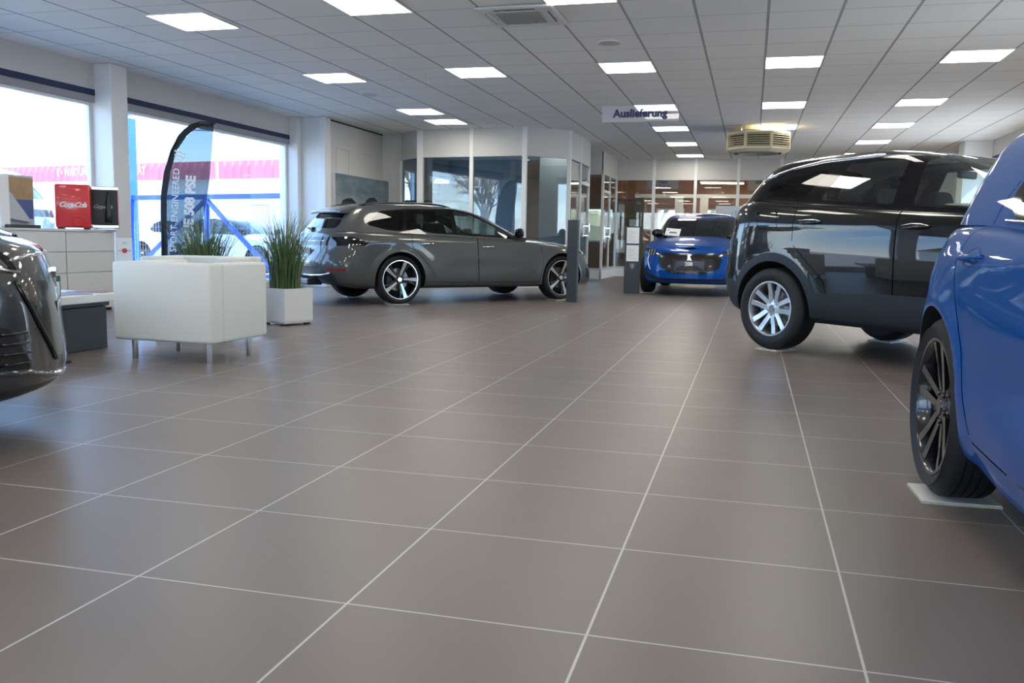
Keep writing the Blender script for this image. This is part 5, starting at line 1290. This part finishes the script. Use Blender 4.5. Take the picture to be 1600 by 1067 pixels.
def strip_on(S, root, name, pts, r, m, sides=(-1, 1), off=.004, n=8):
    """round bead lying on the body side through (x, z) points"""
    for sd in sides:
        P = []
        for x, z in pts:
            l, nn = S.hit(x, z)
            if l: P.append((l.x+nn.x*off, (l.y+nn.y*off)*sd, l.z+nn.z*off))
        bm = BM(); tube(bm, P, r, n); put(name, bm, m, root, smooth=True)
def bead_front(S, root, name, pts, r, m, d=1, sides=(-1, 1), off=.004):
    """the same on front (d = 1) or rear (d = -1) through (y, z) points"""
    for sd in sides:
        P = []
        for y, z in pts:
            l, nn = S.hitx(y, z, d)
            if l: P.append((l.x+nn.x*off, l.y*sd, l.z))
        bm = BM(); tube(bm, P, r, 8); put(name, bm, m, root, smooth=True)
def plate(S, root, z, d, m, frame, w=.52, h_=.112, inset=0.):
    l, n = S.hitx(w*.40, z, d)
    bm = BM(); x = (max(l.x*d, S.hitx(0, z, d)[0].x*d-.012)-inset)*d; x0, x1 = sorted((x, x+.008*d)); box(bm, x0-.004, x1+.0, -w/2-.008, w/2+.008, z-h_/2-.008, z+h_/2+.008, .002); p = put('plate_holder', bm, frame, root)
    bm = BM(); x0, x1 = sorted((x+.008*d, x+.010*d)); box(bm, x0, x1, -w/2, w/2, z-h_/2, z+h_/2); put('number_plate', bm, m, p); return p, x+.0105*d
def emblem(S, root, z, d, s, m, out=.016):
    """upright animal-like badge from a few bevelled shapes"""
    l, n = S.hitx(.0, z, d); bm = BM()
    polys = [[(-.15, .95), (.35, 1.), (.60, .80), (.35, .62), (.10, .70), (-.2, .62), (-.45, .70)], [(-.45, .66), (-.15, .55), (.25, .60), (.15, .25), (.45, .10), (.40, -.05), (-.05, .05), (-.30, .20)],
             [(-.30, .18), (-.02, .02), (.05, -.35), (-.25, -.75), (-.62, -.95), (-.70, -.82), (-.40, -.55), (-.42, -.15)], [(.10, -.05), (.38, -.12), (.62, -.60), (.75, -.95), (.50, -.95), (.25, -.50), (.02, -.25)]]
    for q in polys: x0, x1 = sorted((l.x-.02*d, l.x+out*d)); prism(bm, [(a*s*d, z+b*s) for a, b in q], 'x', x0, x1)
    put('lion_emblem', bm, m, root)
def roof_rails(S, root, x0, x1, y, m, hgt=.022):
    for sd in (-1, 1):
        P = []
        for x in np.linspace(x0, x1, 14):
            l, n, i, dd = S.bvh.ray_cast(Vector((x, y, 4)), Vector((0, 0, -1)))
            t_ = min(1, (x-x0)/.15, (x1-x)/.15); P.append((x, y*sd, l.z+hgt*max(.1, t_)))
        bm = BM(); tube(bm, P, .013, 8); put('roof_rail', bm, m, root, smooth=True)
def spoiler(S, root, x0, x1, w, z0, m, drop=.045):
    """roof-end spoiler lip: x0 rear edge, x1 root on the roof"""
    bm = BM(); rows = []
    for u in np.linspace(-1, 1, 17):
        y = u*w; a = abs(u)**3
        l, n, i, dd = S.bvh.ray_cast(Vector((x1, abs(y), 4)), Vector((0, 0, -1))); zt = l.z+.002
        xr = x0+.06*a; zr_ = z0-.02*a
        rows.append([bm.verts.new(p) for p in ((x1, y, zt-.002), (x1*.6+xr*.4, y, zt*.55+zr_*.45+.012), (xr, y, zr_), (xr-.004, y, zr_-.014), (xr+.02, y, zr_-drop*.7), (x1, y, zt-drop-.03))])
    for a, b in zip(rows, rows[1:]):
        for j in range(6): bm.faces.new((a[j], a[(j+1) % 6], b[(j+1) % 6], b[j]))
    bm.faces.new(rows[0][::-1]); bm.faces.new(rows[-1]); return put('roof_spoiler', bm, m, root, smooth=True, angle=R(40))
def wiper(S, root, pts, m):
    P = []
    for y, z in pts:
        l, n = S.hitx(y, z, -1); P.append((l.x-.02, y, l.z))
    bm = BM(); tube(bm, P, .009, 6); box(bm, P[0][0]-.02, P[0][0]+.04, P[0][1]-.04, P[0][1]+.04, P[0][2]-.03, P[0][2]+.02, .008); put('rear_wiper', bm, m, root, smooth=True)

# grey estate in the middle
EST = pose(WAGON, 'paint_gunmetal', handle_mat='chrome')
estate, S1 = build_car(EST, 'dark grey estate car parked side-on before the glass office', 'car', 41.8, (-5.146, 11.676), M, .9557)
pads((-5.146, 11.676), 41.8, EST, .9557, 'boards under the grey estate car', 'grey estate car')
plate(S1, estate, .70, -1, M['plate_white'], M['dark_plastic']); roof_rails(S1, estate, -.45, 1.0, .50, M['gloss_black']); spoiler(S1, estate, -.80, -.42, .56, 1.290, M['paint_gunmetal'])
wiper(S1, estate, [(.0, 1.03), (.2, 1.04), (.4, 1.06)], M['dark_plastic'])
bead_front(S1, estate, 'chrome_trim', [(.02, .385), (.3, .385), (.55, .40), (.70, .43)], .014, M['chrome'], -1)
bead_front(S1, estate, 'light_bar', [(.0, .86), (.3, .86), (.52, .86)], .006, M['chrome'], -1)
bm = BM(); box(bm, -1.12, -.9, -.30, .30, .25, .34, .02); put('rear_diffuser', bm, M['dark_plastic'], estate)
# black crossover on the right
BLK = pose(SUV, 'paint_black')
black, S2 = build_car(BLK, 'black crossover car with silver wheels parked on the right', 'car', 132.7, (.756, 8.423), M, .9586)
pads((.756, 8.423), 132.7, BLK, .9586, 'boards under the black car', 'black car')
spoiler(S2, black, -.52, -.22, .56, 1.535, M['gloss_black'])
strip_on(S2, black, 'chrome_trim', [(-.30, 1.475), (-.15, 1.538), (.0, 1.578), (.30, 1.628), (.8, 1.642), (1.3, 1.627), (1.58, 1.592), (1.85, 1.44), (2.1, 1.27)], .011, M['chrome'])
for x, z in BLK['handles']: strip_on(S2, black, 'handle_strip', [(x-.10, z+.012), (x-.03, z+.02), (x+.06, z+.018), (x+.12, z+.006)], .004, M['chrome'], off=.034)
bead_front(S2, black, 'plate_strip', [(.0, .93), (.2, .93), (.35, .93)], .01, M['chrome'], -1); plate(S2, black, .82, -1, M['plate_white'], M['dark_plastic'])
# bright blue hatchback cut by the right edge
BLU = pose(HATCH, 'paint_blue', wb=2.68, xF=3.52, cap_mat='rim_dark')
bx, by, baz = 1.518, 3.485, 177.
blue, S3 = build_car(BLU, 'bright blue hatchback with black wheels, nearest car, cut off at the right edge', 'car', baz, (bx, by), M, .965)
pads((bx, by), baz, BLU, .965, 'boards under the near blue car', 'near blue car')
strip_on(S3, blue, 'sill_trim', [(.30, 1.005), (.6, .99), (.9, .98), (1.3, .962), (1.9, .957)], .007, M['chrome'], off=.006)
spoiler(S3, blue, -.66, -.30, .48, 1.30, M['paint_blue'])
# small blue car facing the viewer
SML = pose(HATCH, 'paint_blue_deep', wb=2.54, xF=3.36, xR=-.72, W=.872)
small, S4 = build_car(SML, 'small blue hatchback facing forward beside the stele with sheets', 'car', 181.5, (-.9, 18.3), M, 1.)
pads((-.9, 18.3), 181.5, SML, 1., 'boards under the small blue car', 'small blue car')
pp, px_ = plate(S4, small, .50, 1, M['gloss_black'], M['dark_plastic'], .50, .15)
text('plate_lettering', '208', .085, M['number_white'], pp, (px_+.001, 0, .525), (PI/2, 0, PI/2), bold=.003)
bm = BM(); box(bm, px_, px_+.001, -.11, .13, .452, .462); put('plate_line', bm, M['number_white'], pp)
emblem(S4, small, .625, 1, .062, M['chrome'])
bead_front(S4, small, 'light_blade', [(.70, .66), (.72, .60), (.715, .54), (.69, .47), (.66, .42)], .008, M['led'])
for k in range(3): bead_front(S4, small, 'light_claw', [(.60+.05*k, .755-.004*k), (.61+.05*k, .70), (.62+.05*k, .66)], .007, M['led'], off=-.012)
t = tag(empty('windscreen_card', (-.9, 18.3, 0), heading(181.5)), 'white card on the windscreen foot of the small blue car', 'card')
l, n = S4.hitx(.42, 1.02, 1); Mx = Matrix.Translation(l+Vector((.05, 0, .05))+Vector((0, -.84, 0))) @ Matrix.Rotation(R(46), 4, 'Y') @ Matrix.Rotation(R(-6), 4, 'Z')
bm = BM(); box(bm, -.09, .09, -.13, .13, 0, .003, M=Mx); put('card_sheet', bm, M['paper'], t)
bm = BM(); box(bm, -.01, .03, -.06, .07, .003, .0035, M=Mx); box(bm, -.05, -.03, -.11, -.07, .003, .0035, M=Mx); put('card_print', bm, M['cover_blue'], t)
# dark car nose at the left edge
NOS = pose(NOSE, 'paint_bronze_grey')
naz = 50.
npos = (-3.12-3.43*math.sin(R(naz)), 3.50-3.43*math.cos(R(naz)))
nose, S5 = build_car(NOS, 'dark grey car nose with slanted headlight cut off at left edge', 'car', naz, npos, M, 1.)
pads(npos, naz, NOS, 1., 'boards under the dark grey car', 'dark grey car')
plate(S5, nose, .515, 1, M['plate_white'], M['dark_plastic'], .42, .112, .012); emblem(S5, nose, .665, 1, .058, M['chrome'], .008)
bead_front(S5, nose, 'grille_edge', [(.60, .69), (.57, .60), (.52, .50), (.44, .40), (.40, .345)], .010, M['gloss_black'])
bead_front(S5, nose, 'bonnet_trim', [(.0, .79), (.25, .79), (.45, .785), (.58, .77)], .008, M['chrome'])
for k in range(4): bead_front(S5, nose, 'lamp_bar', [(.60+.055*k, .74+.012*k), (.62+.055*k, .775+.012*k), (.66+.055*k, .80+.012*k)], .009, M['led'], off=-.014)
bead_front(S5, nose, 'lamp_trim', [(.56, .722), (.66, .738), (.76, .76), (.82, .80), (.845, .84)], .006, M['chrome'])
bead_front(S5, nose, 'bumper_fin', [(.10, .262), (.35, .268), (.52, .29), (.62, .315), (.72, .33)], [.010, .014, .018, .018, .012], M['paint_bronze_grey'], off=.0)
bead_front(S5, nose, 'chrome_tip', [(.28, .275), (.36, .278), (.44, .288)], [.008, .012, .008], M['chrome'], off=.008)
for k in range(4): bead_front(S5, nose, 'intake_blade', [(.60, .36+.04*k), (.68, .36+.04*k), (.74, .36+.04*k)], .006, M['gloss_black'], off=.002)
# cars out in the yard
OUT = pose(HATCH, 'paint_silver', lift=-.06)
yard, S6 = build_car(OUT, 'pale silver hatchback parked beyond the mesh fence', 'car', 100, (-14.4, 21.4), M, 1., 'cars in the yard')
c = copy_tree(yard); c.location = (-18.6, 25.3, -.06); c.rotation_euler.z = heading(95); c['label'] = 'pale silver hatchback in the yard by the right window end'
VAN = pose(SUV, 'paint_white', lift=-.06)
van, S7 = build_car(VAN, 'pale bluish white car with roof seen outside the left window', 'car', 250, (-10.9, 10.6), M, 1.13, 'cars in the yard')
